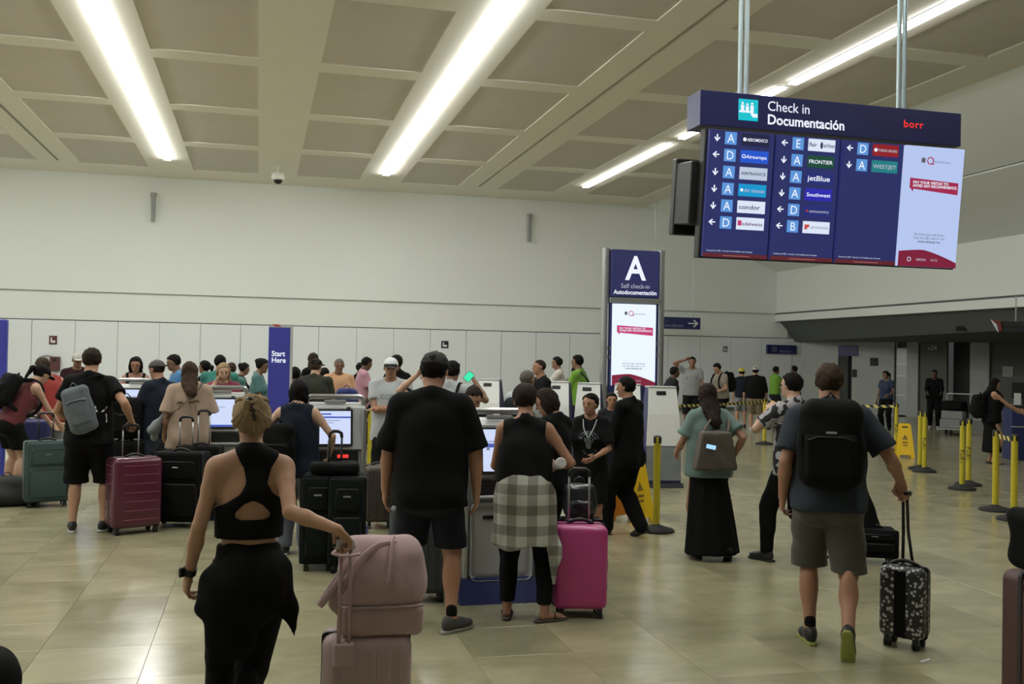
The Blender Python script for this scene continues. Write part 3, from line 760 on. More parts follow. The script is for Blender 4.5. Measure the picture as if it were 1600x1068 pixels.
light_strip(-8.7, 2.5, 29.0, 'linear ceiling light far at the left outside the main view')

# back wall
wb = MB()
wb.box(XL, 24.5, YW, YW + .3, -.02, 2.60)                         # behind the panels
wb.box(XL, 18.6, YW - .06, YW + .3, 2.63, 3.44)
wb.box(XL, 18.1, YW - .13, YW + .3, 3.50, HC + .1)
wb.box(XL, 18.1, YW - .02, YW + .3, 3.44, 3.50)
wback = tag(wb.build('wall_back', M_WALLU), kind='structure')
tag(MB().box(XL, 18.3, YW - .015, YW, 2.60, 2.63).build('trim_1', M_JOINT), kind='structure')
pw = 1.21; pmesh = MB().box(-pw / 2 + .008, pw / 2 - .008, -.045, 0, 0, 2.60, .004).mesh('wall_panel')
k = 0; x = -13.9 + .03
while x < 18.6:
    link('wall_panel', pmesh, M_WALLP, wback, (x + pw / 2, YW, 0)); x += pw
tag(MB().box(XL, 18.6, YW - .07, YW - .045, 0, .12).build('baseboard_back', M_ALU), kind='structure')
# slanted upper wall on the right, then the vertical one and its fascia
sl = MB()
P = [(13.0, HC + .02), (15.45, 6.08), (15.49, 6.02), (18.1, 5.0), (18.1, 3.52), (18.35, 3.52), (18.35, HC + .3), (13.0, HC + .3)]
sl.prism(P, YB, YW - .1)
wr_ = tag(sl.build('wall_right', M_WALLU), kind='structure')
tag(MB().box(18.1, 18.4, YB, YW - .05, 3.22, 3.46).build('trim_2', M_WALLU), kind='structure')
tag(MB().box(18.16, 18.3, YB, YW - .1, 3.45, 3.53).build('trim_3', M_JOINT), kind='structure')
MB().prism([(15.45, 6.07), (15.49, 6.03), (15.52, 6.06), (15.48, 6.10)], YB, YW - .2).build('joint_line', M_JOINT, wr_)
# sloping soffit over the side area, and the wall beneath it
A = Vector((18.95, 32.35)); B = Vector((23.0, 25.9)); dAB = (B - A).normalized(); B2 = A + dAB * 14.0
s = MB()
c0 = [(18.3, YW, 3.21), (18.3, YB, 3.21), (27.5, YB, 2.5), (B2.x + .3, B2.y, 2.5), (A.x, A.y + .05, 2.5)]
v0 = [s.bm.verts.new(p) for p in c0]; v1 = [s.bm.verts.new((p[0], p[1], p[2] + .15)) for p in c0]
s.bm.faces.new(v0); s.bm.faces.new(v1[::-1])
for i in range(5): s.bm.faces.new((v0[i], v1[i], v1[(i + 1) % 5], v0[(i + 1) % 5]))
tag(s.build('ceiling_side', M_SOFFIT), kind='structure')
ang = math.atan2(dAB.y, dAB.x)
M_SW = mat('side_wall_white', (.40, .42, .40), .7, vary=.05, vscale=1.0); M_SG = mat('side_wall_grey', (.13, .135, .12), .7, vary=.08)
M_SD = mat('dark_board_and_opening_shade', (.025, .027, .026), .7, vary=.1); M_STL = mat('steel_panel', (.25, .26, .26), .3, metal=.7, vary=.1)  # near-black: dark sign boards, and the painted shade within the wall openings
def along(u):                                  # distance along the oblique wall where column u meets it
    r = ray(u, 600); r2 = Vector((r.x, r.y)); n = Vector((-dAB.y, dAB.x)); t = A.dot(n) / r2.dot(n); return (r2 * t - A).dot(dAB)
def wseg(name, u0, u1, m, off=0.0, z0=0.0, z1=2.52, kind='structure', th=.15, parent=None):
    a, b = along(u0), along(u1); o = MB().box(a, b, -off - .0, th - off, z0, z1).build(name, m, parent)
    o.location = (A.x, A.y, 0); o.rotation_euler = (0, 0, ang)
    if kind: o['kind'] = kind
    return o
# local -y of the oblique frame faces the hall when dAB runs rightwards
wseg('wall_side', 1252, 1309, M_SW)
wseg('wall_side', 1309, 1333, M_SD, -.8)  # open doorway: its dark interior is painted as a near-black sheet
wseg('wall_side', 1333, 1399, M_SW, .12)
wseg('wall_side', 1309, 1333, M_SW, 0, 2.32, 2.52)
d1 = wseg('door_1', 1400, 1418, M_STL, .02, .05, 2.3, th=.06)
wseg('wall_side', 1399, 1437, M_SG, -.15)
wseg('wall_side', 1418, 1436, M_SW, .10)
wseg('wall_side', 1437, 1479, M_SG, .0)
wseg('wall_side', 1479, 1516, M_SD, -.6)  # another opening; near-black colour stands for the shade inside it
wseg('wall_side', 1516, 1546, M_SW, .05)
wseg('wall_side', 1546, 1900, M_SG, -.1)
for zz in (.7, 1.35, 1.75):
    a, b = along(1401), along(1417); o = MB().box(a, b, -.035, -.02, zz, zz + .03).build('door_rail', M_ALU, d1)
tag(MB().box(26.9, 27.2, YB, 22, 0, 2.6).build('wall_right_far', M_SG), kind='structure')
tag(MB().box(XL - .3, XL, YB, YW + .3, 0, HC + .2).build('wall_left', M_WALLU), kind='structure')
tag(MB().box(XL - .3, XR, YB - .3, YB, 0, HC + .2).build('wall_rear', M_WALLU), kind='structure')

# things on the walls
def wall_sign(name, label, x0, x1, z0, z1, y=YW - .06, m=None, txt=(), th=.08, grp='blue wayfinding signs'):
    t = thing(name, label, 'sign', ((x0 + x1) / 2, y, z0), 0, grp); wd = (x1 - x0) / 2
    MB().box(-wd, wd, -th, 0, 0, z1 - z0, .01).build('board', m or M_NAVY, t)
    for (s_, x, z, sz, mm) in txt: text(s_, mm, t, (x, -th - .004, z), sz)
    return t
M_TXTD = mat('dull_lettering', (.32, .34, .42), .6); M_TXTG = mat('grey_lettering', (.09, .10, .16), .6)
t = wall_sign('direction_sign', 'dark blue hanging sign with a white right arrow beside the lit A column', 12.55, 14.5, 2.80, 3.20, 31.0, None,
              (('Salidas', -.55, .24, .14, M_TXTG), ('Pre-enrollment', -.55, .07, .145, M_TXTD)))
m = MB(); m.prism([(0.17, 0), (.02, .13), (-.02, .10), (.1, 0), (-.02, -.10), (.02, -.13)], -.09, -.084); m.box(-.2, .1, -.09, -.084, -.02, .02); m.build('arrow', M_WHITEP, t, (.72, 0, .2))
for hx in (-.7, .7): MB().cyl((hx, -.04, .4 + (HC - 3.2) / 2), .012, HC - 3.2, seg=6).build('hanger', M_ALU, t)
t = wall_sign('elevator_sign', 'small dark blue sign reading Elevador under the sloping soffit', 17.75, 18.95, 2.05, 2.37, YW - .046, None,
              (('Elevators', -.1, .19, .115, M_TXTG), ('Elevador', -.1, .05, .14, M_TXTD)))
MB().box(-.42, -.2, -.086, -.08, .07, .26, .01).build('pictogram', M_TXTG, t)
wp = lambda u, v: at_y(u, v, YW - .05)
def plate(label, u, v, wd, hh, m, glyph=None, name='wall_plate', y=YW - .05, gr='small plates on the back wall'):
    p = at_y(u, v, y); t = thing(name, label, 'sign', (p.x, y, p.z - hh / 2), 0, gr)
    MB().box(-wd / 2, wd / 2, -.02, 0, 0, hh, .004).build('board', m, t)
    MB().box(-wd / 3.4, wd / 3.4, -.024, -.02, hh * .2, hh * .45).build('pictogram', M_WHITEP, t); MB().box(-wd / 3.4, -wd / 8, -.024, -.02, hh * .45, hh * .8).build('pictogram', M_WHITEP, t)
plate('small dark red and white fire sign on the wall above the hose', 83, 531, .22, .26, mat('dull_red', (.10, .03, .025), .6))
plate('small black sign on the wall right of the man in the black cap', 695, 538, .24, .24, M_BLACK)
plate('small dark square plate on the wall above the people right of the lit column', 1133, 545, .17, .2, M_SG)
p = wp(80, 568); t = thing('fire_hose', 'dark coiled fire hose hanging on the back wall', 'fire hose', (p.x, YW - .05, p.z), 0)
MB().tube([(.28 * math.cos(a) - .1, -.12, .20 * math.sin(a) + .04) for a in [1.0 + i * .22 for i in range(13)]], .03, 8).build('hose', M_GREYP, t, smooth=True)
MB().box(-.02, .26, -.16, 0, -.22, .22, .03, 2).build('reel', mat('dark_red', (.09, .03, .03), .5), t)
MB().cyl((.12, -.17, .12), .05, .04, 'y', 12).build('valve', M_BLACK, t)
for u, v0_, v1_, lb in ((240, 305, 345, 'dark vertical tube fixed high on the back wall, left one'), (828, 338, 377, 'dark vertical tube fixed high on the back wall above the queue')):
    a, b = at_y(u, v0_, YW - .3), at_y(u, v1_, YW - .3); t = thing('wall_sensor', lb, 'sensor', (a.x, YW - .13, b.z), 0, 'sensors on the back wall')
    h = a.z - b.z; MB().cyl((0, -.15, h / 2), .06, h, seg=12).build('tube', M_GREYP, t, smooth=False); MB().cyl((0, -.15, h + .03), .09, .1, seg=12).build('cap', M_GREYP, t)
    MB().box(-.03, .03, -.12, 0, h * .4, h * .6).build('bracket', M_GREYP, t)
t = thing('dome_camera', 'white dome security camera hanging under the ceiling near the back wall', 'camera', (.43, 28.9, HC - .55), 0)
MB().lathe([(.0, .60), (.03, .58), (.03, .34), (.17, .30), (.19, .18), (.17, .12)], (0, 0, 0)).build('housing', mat('white_plastic', (.75, .74, .7), .4), t, smooth=True)
MB().ball((0, 0, .12), (.13, .13, .12), 14).build('dome', M_BLACK, t, smooth=True)
nrm = Vector((dAB.y, -dAB.x))
def side_pt(u, z, off=.2):
    q = A + dAB * along(u) + nrm * off; return Vector((q.x, q.y, z))
def side_sign(name, label, u0, u1, v0_, v1_, m, txt, cat='sign', off=.12, emi=None, grp='signs in the side area'):
    um = (u0 + u1) / 2; a = side_pt(u0, 0, off); b = side_pt(u1, 0, off); dzc = (M3.transposed() @ (Vector((a.x, a.y, EYE)) - Vector((0, 0, EYE)))).z * -1
    zf = lambda v: EYE + (horizon(um) - v) * dzc / FPX
    t = thing(name, label, cat, ((a.x + b.x) / 2, (a.y + b.y) / 2, zf(v1_)), ang, grp); wd = (b - a).length / 2; h = zf(v0_) - zf(v1_)
    MB().box(-wd, wd, -.04, 0, 0, h, .008).build('board', m, t)
    for (s_, fx, fz, fs, mm) in txt: text(s_, mm, t, (-wd + fx * 2 * wd, -.044, fz * h), fs * h)
    return t
side_sign('gate_sign', 'small grey sign with white arrow and number over the man with the cart', 1447, 1466, 537, 549, M_SG, (('\u00bb24', .12, .2, .8, M_WHITEP),), off=.0)
side_sign('notice_board', 'square dark notice on the white wall under the soffit', 1362, 1374, 559, 571, M_SD, (), off=.13)
side_sign('call_panel', 'small dark lift call panel beside the doorway', 1334, 1341, 577, 589, M_SD, (), 'panel', off=.12)
side_sign('doorway_sign', 'dark blue overhead sign across the dark doorway', 1312, 1343, 540, 556, M_NAVY, (), off=.12)
side_sign('notice_board', 'dull white notice on the grey wall at the right edge', 1565, 1582, 572, 588, M_SW, (), off=-.1)
# airline signs hung under the soffit
def hung_sign(label, u0, u1, v0_, v1_, dz, logo, words):
    a = spot(u0, dz); b = spot(u1, dz); um = (u0 + u1) / 2; zf = lambda v: EYE + (horizon(um) - v) * dz / FPX
    d = (b - a); t = thing('airline_sign', label, 'sign', ((a.x + b.x) / 2, (a.y + b.y) / 2, zf(v1_)), math.atan2(d.y, d.x), 'airline names on the soffit')
    wd = d.length / 2; h = zf(v0_) - zf(v1_)
    MB().box(-wd * .6, wd, -.02, .0, h * .08, h * .92, .01).build('board', M_SD, t)
    for i in range(words):
        m = MB(); x_ = -wd * .55
        while x_ < wd * .92: q_ = random.uniform(.03, .06); m.box(x_, x_ + q_, -.03, -.02, h * (.56 - .42 * i), h * (.88 - .42 * i)); x_ += q_ + .015
        m.build('raised_lettering', mat('dark_letters', (.05, .05, .055), .6), t)
    if logo:
        MB().tube([(-wd, -.04, h), (-wd * .82, -.04, h * .6), (-wd * .72, -.04, h * .1)], [.01, .035, .008], 6).build('swoosh', M_WHITEP, t)
        MB().tube([(-wd * .98, -.045, h * 1.0), (-wd * .7, -.045, h * .85), (-wd * .62, -.045, h * .3), (-wd * .7, -.045, h * .05)], [.008, .03, .03, .01], 6).build('swoosh', mat('logo_red', (.30, .03, .03), .5), t)
    MB().cyl((0, 0, h + .25), .015, .6, seg=6).build('hanger', M_ALU, t)
hung_sign('small dark airline sign under the soffit, left of the one with the swoosh', 1484, 1522, 508, 517, 27, False, 1)
hung_sign('large dark airline sign with a red and white swoosh at the right edge', 1545, 1625, 500, 521, 22, True, 2)

# left edge blue panel
t = thing('sign_totem', 'dark blue totem cut off by the left edge of the picture', 'totem', tuple(spot(-12, 13)), 0, 'blue check-in totems')
MB().box(-.14, .14, -.05, .05, .04, 2.12, .02, 2).build('board', M_BLUE, t); MB().box(-.2, .2, -.12, .12, 0, .04, .01).build('base', M_ALU, t)
# start here totem
t = thing('sign_totem', 'tall dark blue totem reading Start Here behind the kiosks', 'totem', (.27, 13.38, 0), 0, 'blue check-in totems')
MB().box(-.145, .13, -.06, .05, .04, 2.12, .004).build('board', M_BLUE, t)
MB().box(.13, .165, -.07, .05, .04, 2.12, .003).build('side_strip', M_GREYL, t)
MB().box(-.145, .13, -.0635, -.0605, 2.08, 2.12).build('top_strip', M_GREYL, t)
MB().prism([(-.11, 2.12), (-.03, 2.12), (.02, 2.09), (-.06, 2.09)], -.066, -.0636).build('red_stripe', mat('stripe_red', (.5, .05, .04), .5), t)
MB().box(-.24, .24, -.16, .16, 0, .04, .01).build('base', M_ALU, t)
text('Start', M_TXTW, t, (-.105, -.0625, 1.705), .095, bold=.018, xs=.93); text('Here', M_TXTW, t, (-.105, -.0625, 1.62), .095, bold=.018, xs=.93)

# ---------------------------------------------------------------- lit column A
E_SCR = emit('screen_white', (.80, .88, 1.0), 1.05); E_PINK = emit('screen_pink', (.60, .04, .18), .9); E_MAR = emit('screen_maroon', (.26, .012, .05), .75)
E_GREYT = emit('screen_grey_text', (.16, .17, .20), .6); E_SIGNN = emit('lit_navy', (.014, .017, .085), 1.0)
t = thing('sign_column', 'tall navy column with lit letter A between two steel tubes', 'sign column', (6.225, 15.98, 0), 0)
for sx in (-.505, .505): MB().cyl((sx, 0, 1.82), .07, 3.64, seg=20).build('steel_tube', M_ALU, t, smooth=False)
MB().box(-.44, .44, -.06, .16, 0, 3.62, .01).build('case', M_NAVY, t)
MB().box(-.43, .43, -.10, -.06, 2.82, 3.62, .006).build('header_box', E_SIGNN, t)
MB().box(-.46, .46, -.12, -.06, 2.71, 2.80, .006).build('crossbar', M_ALU, t)
text('A', M_TXTW, t, (0, -.104, 3.115), .57, bold=.022, align='CENTER', xs=.92)
text('Self check-in', M_TXTM, t, (0, -.104, 2.965), .11, align='CENTER', xs=.95)
text('Autodocumentación', M_TXTW, t, (0, -.104, 2.86), .102, bold=.02, align='CENTER', xs=.93)
scn = MB().box(-.40, .39, -.10, -.06, 1.30, 2.695, .004).build('screen', E_SCR, t)
def poster(par, x0, z0, wd, ht, y, E_PINK=E_PINK):
    """the tax notice shown on the lit screens: banner, crest, small lines and a wavy maroon foot"""
    MB().prism([(x0 + wd * .10, z0 + ht * .735), (x0 + wd * .93, z0 + ht * .715), (x0 + wd * .93, z0 + ht * .615), (x0 + wd * .17, z0 + ht * .645), (x0 + wd * .15, z0 + ht * .62), (x0 + wd * .13, z0 + ht * .645), (x0 + wd * .10, z0 + ht * .65)][::1], y - .002, y).build('banner', E_PINK, par)
    k = ht / 1.2
    text('PAY YOUR VISITAX TO', M_TXTW, par, (x0 + wd * .15, y - .004, z0 + ht * .690), .038 * k, bold=.02, xs=1.05, name='screen_text')
    text('AVOID ANY INCONVENIENCE.', M_TXTW, par, (x0 + wd * .15, y - .004, z0 + ht * .662), .038 * k, bold=.02, xs=.98, name='screen_text')
    text('QUINTANA ROO', E_GREYT, par, (x0 + wd * .47, y - .004, z0 + ht * .870), .030 * k, xs=.85, name='screen_text')
    m = MB(); c = (x0 + wd * .42, z0 + ht * .885)
    pts = [(c[0] + .034 * k * math.cos(a), y - .002, c[1] + .034 * k * math.sin(a)) for a in [i * PI / 8 for i in range(17)]]; m.tube(pts, .006 * k, 5); m.box(c[0] + .018 * k, c[0] + .045 * k, y - .004, y, c[1] - .036 * k, c[1] - .026 * k)
    m.build('round_logo', E_PINK, par); MB().box(x0 + wd * .27, x0 + wd * .33, y - .003, y, z0 + ht * .865, z0 + ht * .905, .006 * k).build('crest', E_GREYT, par)
    text('Pay from your cell phone.', E_GREYT, par, (x0 + wd * .5, y - .003, z0 + ht * .262), .036 * k, align='CENTER', xs=.95, name='screen_text')
    text('Scan this QR code or visit', E_GREYT, par, (x0 + wd * .5, y - .003, z0 + ht * .232), .036 * k, align='CENTER', xs=.95, name='screen_text')
    text('www.visitaxqr.mx', E_GREYT, par, (x0 + wd * .5, y - .003, z0 + ht * .202), .036 * k, bold=.02, align='CENTER', xs=1.0, name='screen_text')
    n = 14; top = [(x0 + wd * i / n, z0 + ht * (.045 + .085 * math.sin(.55 + 2.6 * (i / n) ** .9))) for i in range(n + 1)]
    top = [(x0 + wd * i / n, z0 + ht * (.125 + .02 * math.sin(i / n * 3) - .085 * max(0, i / n - .4) ** 1.1 / .57)) for i in range(n + 1)]
    MB().prism([(x0, z0)] + top + [(x0 + wd, z0)], y - .002, y).build('wave_band', E_MAR, par)
    text('VISITAX', M_TXTM, par, (x0 + wd * .30, y - .004, z0 + ht * .05), .032 * k, bold=.02, name='screen_text'); text('SATQ', M_TXTM, par, (x0 + wd * .55, y - .004, z0 + ht * .05), .032 * k, name='screen_text')
    m = MB(); c = (x0 + wd * .18, z0 + ht * .06); m.tube([(c[0] + .02 * k * math.cos(a), y - .004, c[1] + .02 * k * math.sin(a)) for a in [i * PI / 6 for i in range(13)]], .005 * k, 5); m.build('round_logo', M_TXTM, par)
poster(scn, -.40, 1.30, .79, 1.395, -.1005)
for sx, zz in ((-.435, 1.9), (-.435, 1.75), (.43, 2.0), (.43, 1.8)): MB().box(sx - .01, sx + .01, -.075, -.06, zz, zz + .06).build('latch', M_ALU, t)

# ---------------------------------------------------------------- hanging departure style board
t = thing('hanging_board', 'large navy overhead check-in board hung on two rods with four screens', 'information board', (5.448, 8.62, 2.70), 0)
def Lx(x): return x - 5.448
hb = MB().box(Lx(4.003), Lx(6.893), 0, .30, 1.283, 1.618, .004).build('header_box', M_NAVY, t)
for x, hh in ((4.523, 0), (6.295, 0)):
    for dx in (-.033, .033): MB().cyl((Lx(x) + dx, .15, 1.618 + (HC - 2.7 - 1.618) / 2), .022, HC - 2.70 - 1.618, seg=12).build('hanger_rod', mat('pale_rod', (.38, .47, .50), .35, metal=.4), t, smooth=False)
    MB().cyl((Lx(x), .15, HC - 2.70 - .03), .12, .05, seg=16).build('rod_flange', M_ALU, t)
text('Check in', M_TXTW, t, (Lx(4.705), -.003, 1.475), .135, xs=.95, bold=.002)
text('Documentación', M_TXTW, t, (Lx(4.705), -.003, 1.345), .135, xs=.97, bold=.022)
text('borr', emit('red_led', (1.0, .03, .02), 1.0), t, (Lx(6.215), -.003, 1.43), .105, xs=1.1, bold=.012, spacing=1.1)
pt = MB().box(Lx(4.40), Lx(4.605), -.006, 0, 1.36, 1.565, .004).build('pictogram_tile', emit('lit_cyan', (.0, .52, .62), 1.0), t)
m = MB()
for i, xx in enumerate((4.44, 4.49, 4.54)):
    m.cyl((Lx(xx), -.0075, 1.525 - .01 * (i % 2)), .011, .003, 'y', 12); m.box(Lx(xx) - .016, Lx(xx) + .016, -.009, -.006, 1.445, 1.508 - .01 * (i % 2))
m.box(Lx(4.405), Lx(4.555), -.009, -.006, 1.435, 1.452); m.box(Lx(4.545), Lx(4.598), -.009, -.006, 1.395, 1.43); m.box(Lx(4.53), Lx(4.55), -.009, -.006, 1.41, 1.45)
m.build('pictogram', M_TXTW, pt)
# tilted bank of screens: local s to the right, t downwards along the panel
TILT = math.atan2(.125, 1.21); SCW = .7066
E_NAV = emit('screen_navy', (.016, .022, .12), 1.0); E_BTN = emit('screen_button_blue', (.10, .29, .68), 1.0); E_FOOT = emit('screen_foot', (.10, .012, .02), 1.0)
MB().box(-1.42, 1.42, .045, .16, -1.22, 0, .01).build('screen_case', M_BLACK, t, (0, -.12, 1.235), (TILT, 0, 0))
MB().box(-1.50, -.95, .50, .60, -1.0, -.25, .01).build('rear_case', M_BLACK, t, (0, -.12, 1.235), (TILT, 0, 0))
MB().box(-1.49, 1.30, .16, .52, -.9, -.3, .01).build('rear_support', M_BLACK, t, (0, -.12, 1.235), (TILT, 0, 0))
def arrow(par, x, z, down):
    m = MB(); a = .030
    if down: m.box(x - .006, x + .006, -.0035, -.0005, z - a, z + a); m.prism([(x, z - a - .008), (x + .03, z - .002), (x + .022, z + .006), (x, z - a + .008), (x - .022, z + .006), (x - .03, z - .002)], -.0035, -.0005)
    else: m.box(x - a, x + a, -.0035, -.0005, z - .006, z + .006); m.prism([(x - a - .008, z), (x - .002, z + .03), (x + .006, z + .022), (x - a + .008, z), (x + .006, z - .022), (x - .002, z - .03)], -.0035, -.0005)
    m.build('arrow', M_TXTW, par)
def col(nm, c, s=1.0): return emit('tile_' + nm, c, s)
WHT = col('white', (.70, .78, .92)); 
S1 = [(1, 'A', col('dark', (.008, .01, .05)), 'AEROMEXICO', M_TXTW, .034, 'disc'), (0, 'D', col('azure', (.01, .085, .60)), 'Aireuropa', M_TXTW, .038, 'ring'), (1, 'A', col('pale', (.50, .58, .72)), 'AIRFRANCE', col('ink', (.02, .03, .10)), .033, None),
      (1, 'A', col('cyan', (.0, .30, .62)), 'Air transat', M_TXTM, .040, 'star'), (1, 'A', WHT, 'condor', col('ink', (.02, .03, .10)), .050, None), (0, 'D', WHT, 'edelweiss', col('plum', (.12, .02, .12)), .040, 'redbox')]
S2 = [(0, 'E', WHT, 'flair airlines', col('ink', (.02, .03, .10)), .046, 'blob'), (1, 'A', col('green', (.004, .06, .035)), 'FRONTIER', M_TXTW, .042, None), (1, 'A', col('jet', (.012, .02, .17)), 'jetBlue', M_TXTW, .058, None),
      (1, 'A', col('royal', (.018, .015, .42)), 'Southwest', M_TXTW, .042, None), (0, 'D', col('jet', (.012, .02, .17)), 'suncountry', M_TXTM, .032, 'sun'), (0, 'B', WHT, 'AIR PORTUGAL', col('gp', (.20, .23, .25)), .026, 'tp')]
S3 = [(0, 'D', col('crimson', (.26, .008, .015)), 'TURKISH AIRLINES', M_TXTM, .030, 'disc'), (1, 'A', col('teal', (.01, .20, .22)), 'WESTJET', M_TXTM, .044, None)]
for k_ in range(4):
    x0 = -1.413 + k_ * SCW
    sc4 = MB().box(.017, SCW - .015, 0, .045, -1.205, -.012, .003).build('screen', E_NAV if k_ < 3 else emit('screen_pale', (.46, .56, .86), 1.0), t, (x0, -.12, 1.235), (TILT, 0, 0))
    if k_ == 3: poster(sc4, .017, -1.205, SCW - .032, 1.193, -.0005, emit('screen_crimson', (.34, .018, .075), 1.0)); continue
    for i, (dn, let, bg, nm, tc_, ts, ic) in enumerate((S1, S2, S3)[k_]):
        ts *= 1.2
        z = -.085 - i * .158; 
        arrow(sc4, .095, z, dn)
        MB().box(.175, .295, -.0035, -.0005, z - .058, z + .058).build('gate_tile', E_BTN, sc4)
        text(let, M_TXTW, sc4, (.235, -.005, z - .04), .115, align='CENTER', xs=.95, name='gate_letter')
        MB().box(.345, .635, -.0035, -.0005, z - .058, z + .058).build('airline_tile', bg, sc4)
        xo = .36; wtxt = .26
        if ic:
            m = MB(); im = M_TXTW; xi = .378
            if ic == 'disc': m.cyl((xi, -.005, z), .018, .003, 'y', 14)
            if ic == 'ring': m.tube([(xi + .017 * math.cos(a), -.004, z + .015 * math.sin(a)) for a in [q * PI / 6 for q in range(13)]], .004, 5)
            if ic == 'star': m.cyl((xi, -.005, z), .017, .003, 'y', 5)
            if ic == 'redbox': m.box(xi - .02, xi + .02, -.006, -.0035, z - .02, z + .028); im = E_PINK
            if ic == 'sun': m.cyl((xi, -.005, z), .012, .003, 'y', 8); im = col('sun', (.4, .03, .02))
            if ic == 'blob': m.ball((.488, -.004, z), (.015, .002, .033), 12); im = col('ink', (.02, .03, .10)); xo = .352; wtxt = .28
            if ic == 'tp': m.box(xi - .016, xi + .002, -.006, -.0035, z - .022, z + .026); m.prism([(xi + .004, z + .026), (xi + .03, z + .026), (xi + .036, z + .012), (xi + .028, z - .002), (xi + .014, z - .002), (xi + .012, z - .022), (xi + .004, z - .022)], -.006, -.0035); im = col('tpred', (.55, .05, .03)); xo = .425; wtxt = .2
            m.build('airline_logo', im, sc4)
            if ic not in ('blob', 'tp'): xo = .402; wtxt = .215
        if ic == 'blob':
            for w_, xx, sp in (('flair', .352, .115), ('airlines', .508, .122)):
                me_ = text_mesh(w_, ts, .012); ww = max(v.co.x for v in me_.vertices); o_ = text(w_, tc_, sc4, (xx, -.005, z - .016), ts, bold=.012, xs=min(1.0, sp / ww))
        else:
            me_ = text_mesh(nm, ts, .012); ww = max(v.co.x for v in me_.vertices); text(nm, tc_, sc4, (xo, -.005, z - ts * .36), ts, bold=.012, xs=min(1.25, wtxt / ww))
    MB().box(.017, SCW - .015, -.003, -.0005, -1.205, -1.165).build('foot_band', E_FOOT, sc4)
    text('Transportation FREE · Terminal 2, 3 & 4 available every 10 minutes' if k_ == 0 else 'Shuttle bus is FREE · Terminal 2, 3 & 4 available every 10 minutes', M_TXTM, sc4, (.05, -.005, -1.150), .0205, bold=.02, xs=.86, name='screen_text')
    MB().box(.22, .50, -.005, -.003, -1.190, -1.184).build('foot_line', col('tan', (.35, .16, .14)), sc4)
# ---------------------------------------------------------------- self check-in kiosks (screen side)
E_UI = emit('kiosk_screen', (.62, .70, .95), 1.0); E_UIB = emit('kiosk_screen_blue', (.05, .10, .50), .9); E_UIG = emit('kiosk_screen_grey', (.25, .30, .45), .8); E_RED = emit('scanner_red', (.9, .05, .04), 1.0)
def kiosk(label, u, dz, ui=0, red=False, W=.52):
    p = spot(u, dz); t = thing('self_check_in_kiosk', label, 'kiosk', (p.x, p.y + .37, 0), 0, 'self check-in kiosks facing the hall'); w_ = W / 2
    MB().prismx([(-.36, 0), (.26, 0), (.24, .17), (-.27, .17)], -w_ - .05, w_ + .05).build('plinth', M_NAVYB, t)
    MB().box(-w_, w_, -.24, .20, .12, .88, .03, 3).build('cabinet', M_GREYP, t)
    MB().box(-w_ + .03, w_ - .03, -.256, -.238, .15, .70, .05, 4).build('cabinet_door', M_GREYL, t)
    MB().box(-w_ + .12, w_ - .06, -.268, -.254, .585, .612, .006, 2).build('pull_slot', M_BLACK, t)
    MB().box(-w_ + .05, w_ - .05, -.25, -.235, .755, .86, .01).build('printer_recess', M_BLACK, t)
    MB().box(-w_ + .06, w_ - .06, -.285, -.235, .735, .755, .006).build('tray', M_GREYL, t)
    hd = MB(); hd.prismx([(-.26, .88), (.14, .88), (.14, 1.29), (-.12, 1.29), (-.20, 1.255)], -w_ - .01, w_ + .01); hd.build('head', M_GREYL, t)
    sl = math.atan2(.06, .375); f = MB().box(-.145, .175, -.014, .004, -.17, .17, .008, 2); bz = f.build('bezel', M_BLACK, t, (-.02, -.237, 1.075), (-sl, 0, 0))
    scr = MB().box(-.125, .155, -.018, -.013, -.15, .15).build('screen', E_UI, bz)
    m = MB()
    if ui == 0: m.box(-.125, .155, -.0195, -.018, -.15, -.128)
    if ui == 1: m.box(-.125, .155, -.0195, -.018, .085, .100); m.box(-.11, -.02, -.0195, -.018, .115, .128)
    if ui == 2: m.box(-.10, .02, -.0195, -.018, .02, .05)
    m.build('screen_bar', E_UIB, bz)
    m = MB(); m.box(-.10, .06, -.0195, -.018, .06, .066); m.box(-.10, .0, -.0195, -.018, .04, .046); m.box(-.1, -.075, -.0195, -.018, .0, .03); m.build('screen_lines', E_UIG, bz)
    m = MB(); m.box(.10, .135, -.235, -.2, 1.255, 1.262); m.build('camera_strip', M_BLACK, t)
    q = .045; pts = [(-w_ + .0, -.14, 1.0), (-w_ + .0, -.14, 1.29)] + [(-w_ + q - q * math.cos(a), -.14, 1.29 + q * math.sin(a) + .02) for a in (.5, 1.0, 1.5)] + [(w_ - q + q * math.cos(a), -.14, 1.29 + q * math.sin(a) + .02) for a in (1.5, 1.0, .5)] + [(w_, -.14, 1.29), (w_, -.14, 1.0)]
    MB().tube(pts, .024, 10).build('top_rail', M_ALU, t, smooth=True)
    MB().box(-.10, .10, -.16, -.12, 1.292, 1.325, .01).build('scanner', M_GREYP, t)
    for sx in (-1, 1): MB().box(sx * w_ - .022, sx * w_ + .022, -.27, .16, .14, 1.25, .012).build('side_rail', M_ALU, t)
    if red: MB().box(.02, .12, -.256, -.248, .80, .83).build('scanner_light', E_RED, t)
    return t
kiosk('grey check-in kiosk with bright screen and navy plinth beside the woman in the plaid wrap', 787, 7.0, 2)
kiosk('grey check-in kiosk with red scanner light facing the woman with the dark backpack', 522, 8.9, 1, True)
kiosk('grey check-in kiosk facing the woman in the peach T-shirt', 342, 10.7, 0)
kiosk('grey check-in kiosk facing the man in navy T-shirt and denim shorts', 207, 12.9, 2)
kiosk('grey check-in kiosk mostly hidden behind the man with the grey sling bag', 128, 14.2, 2)

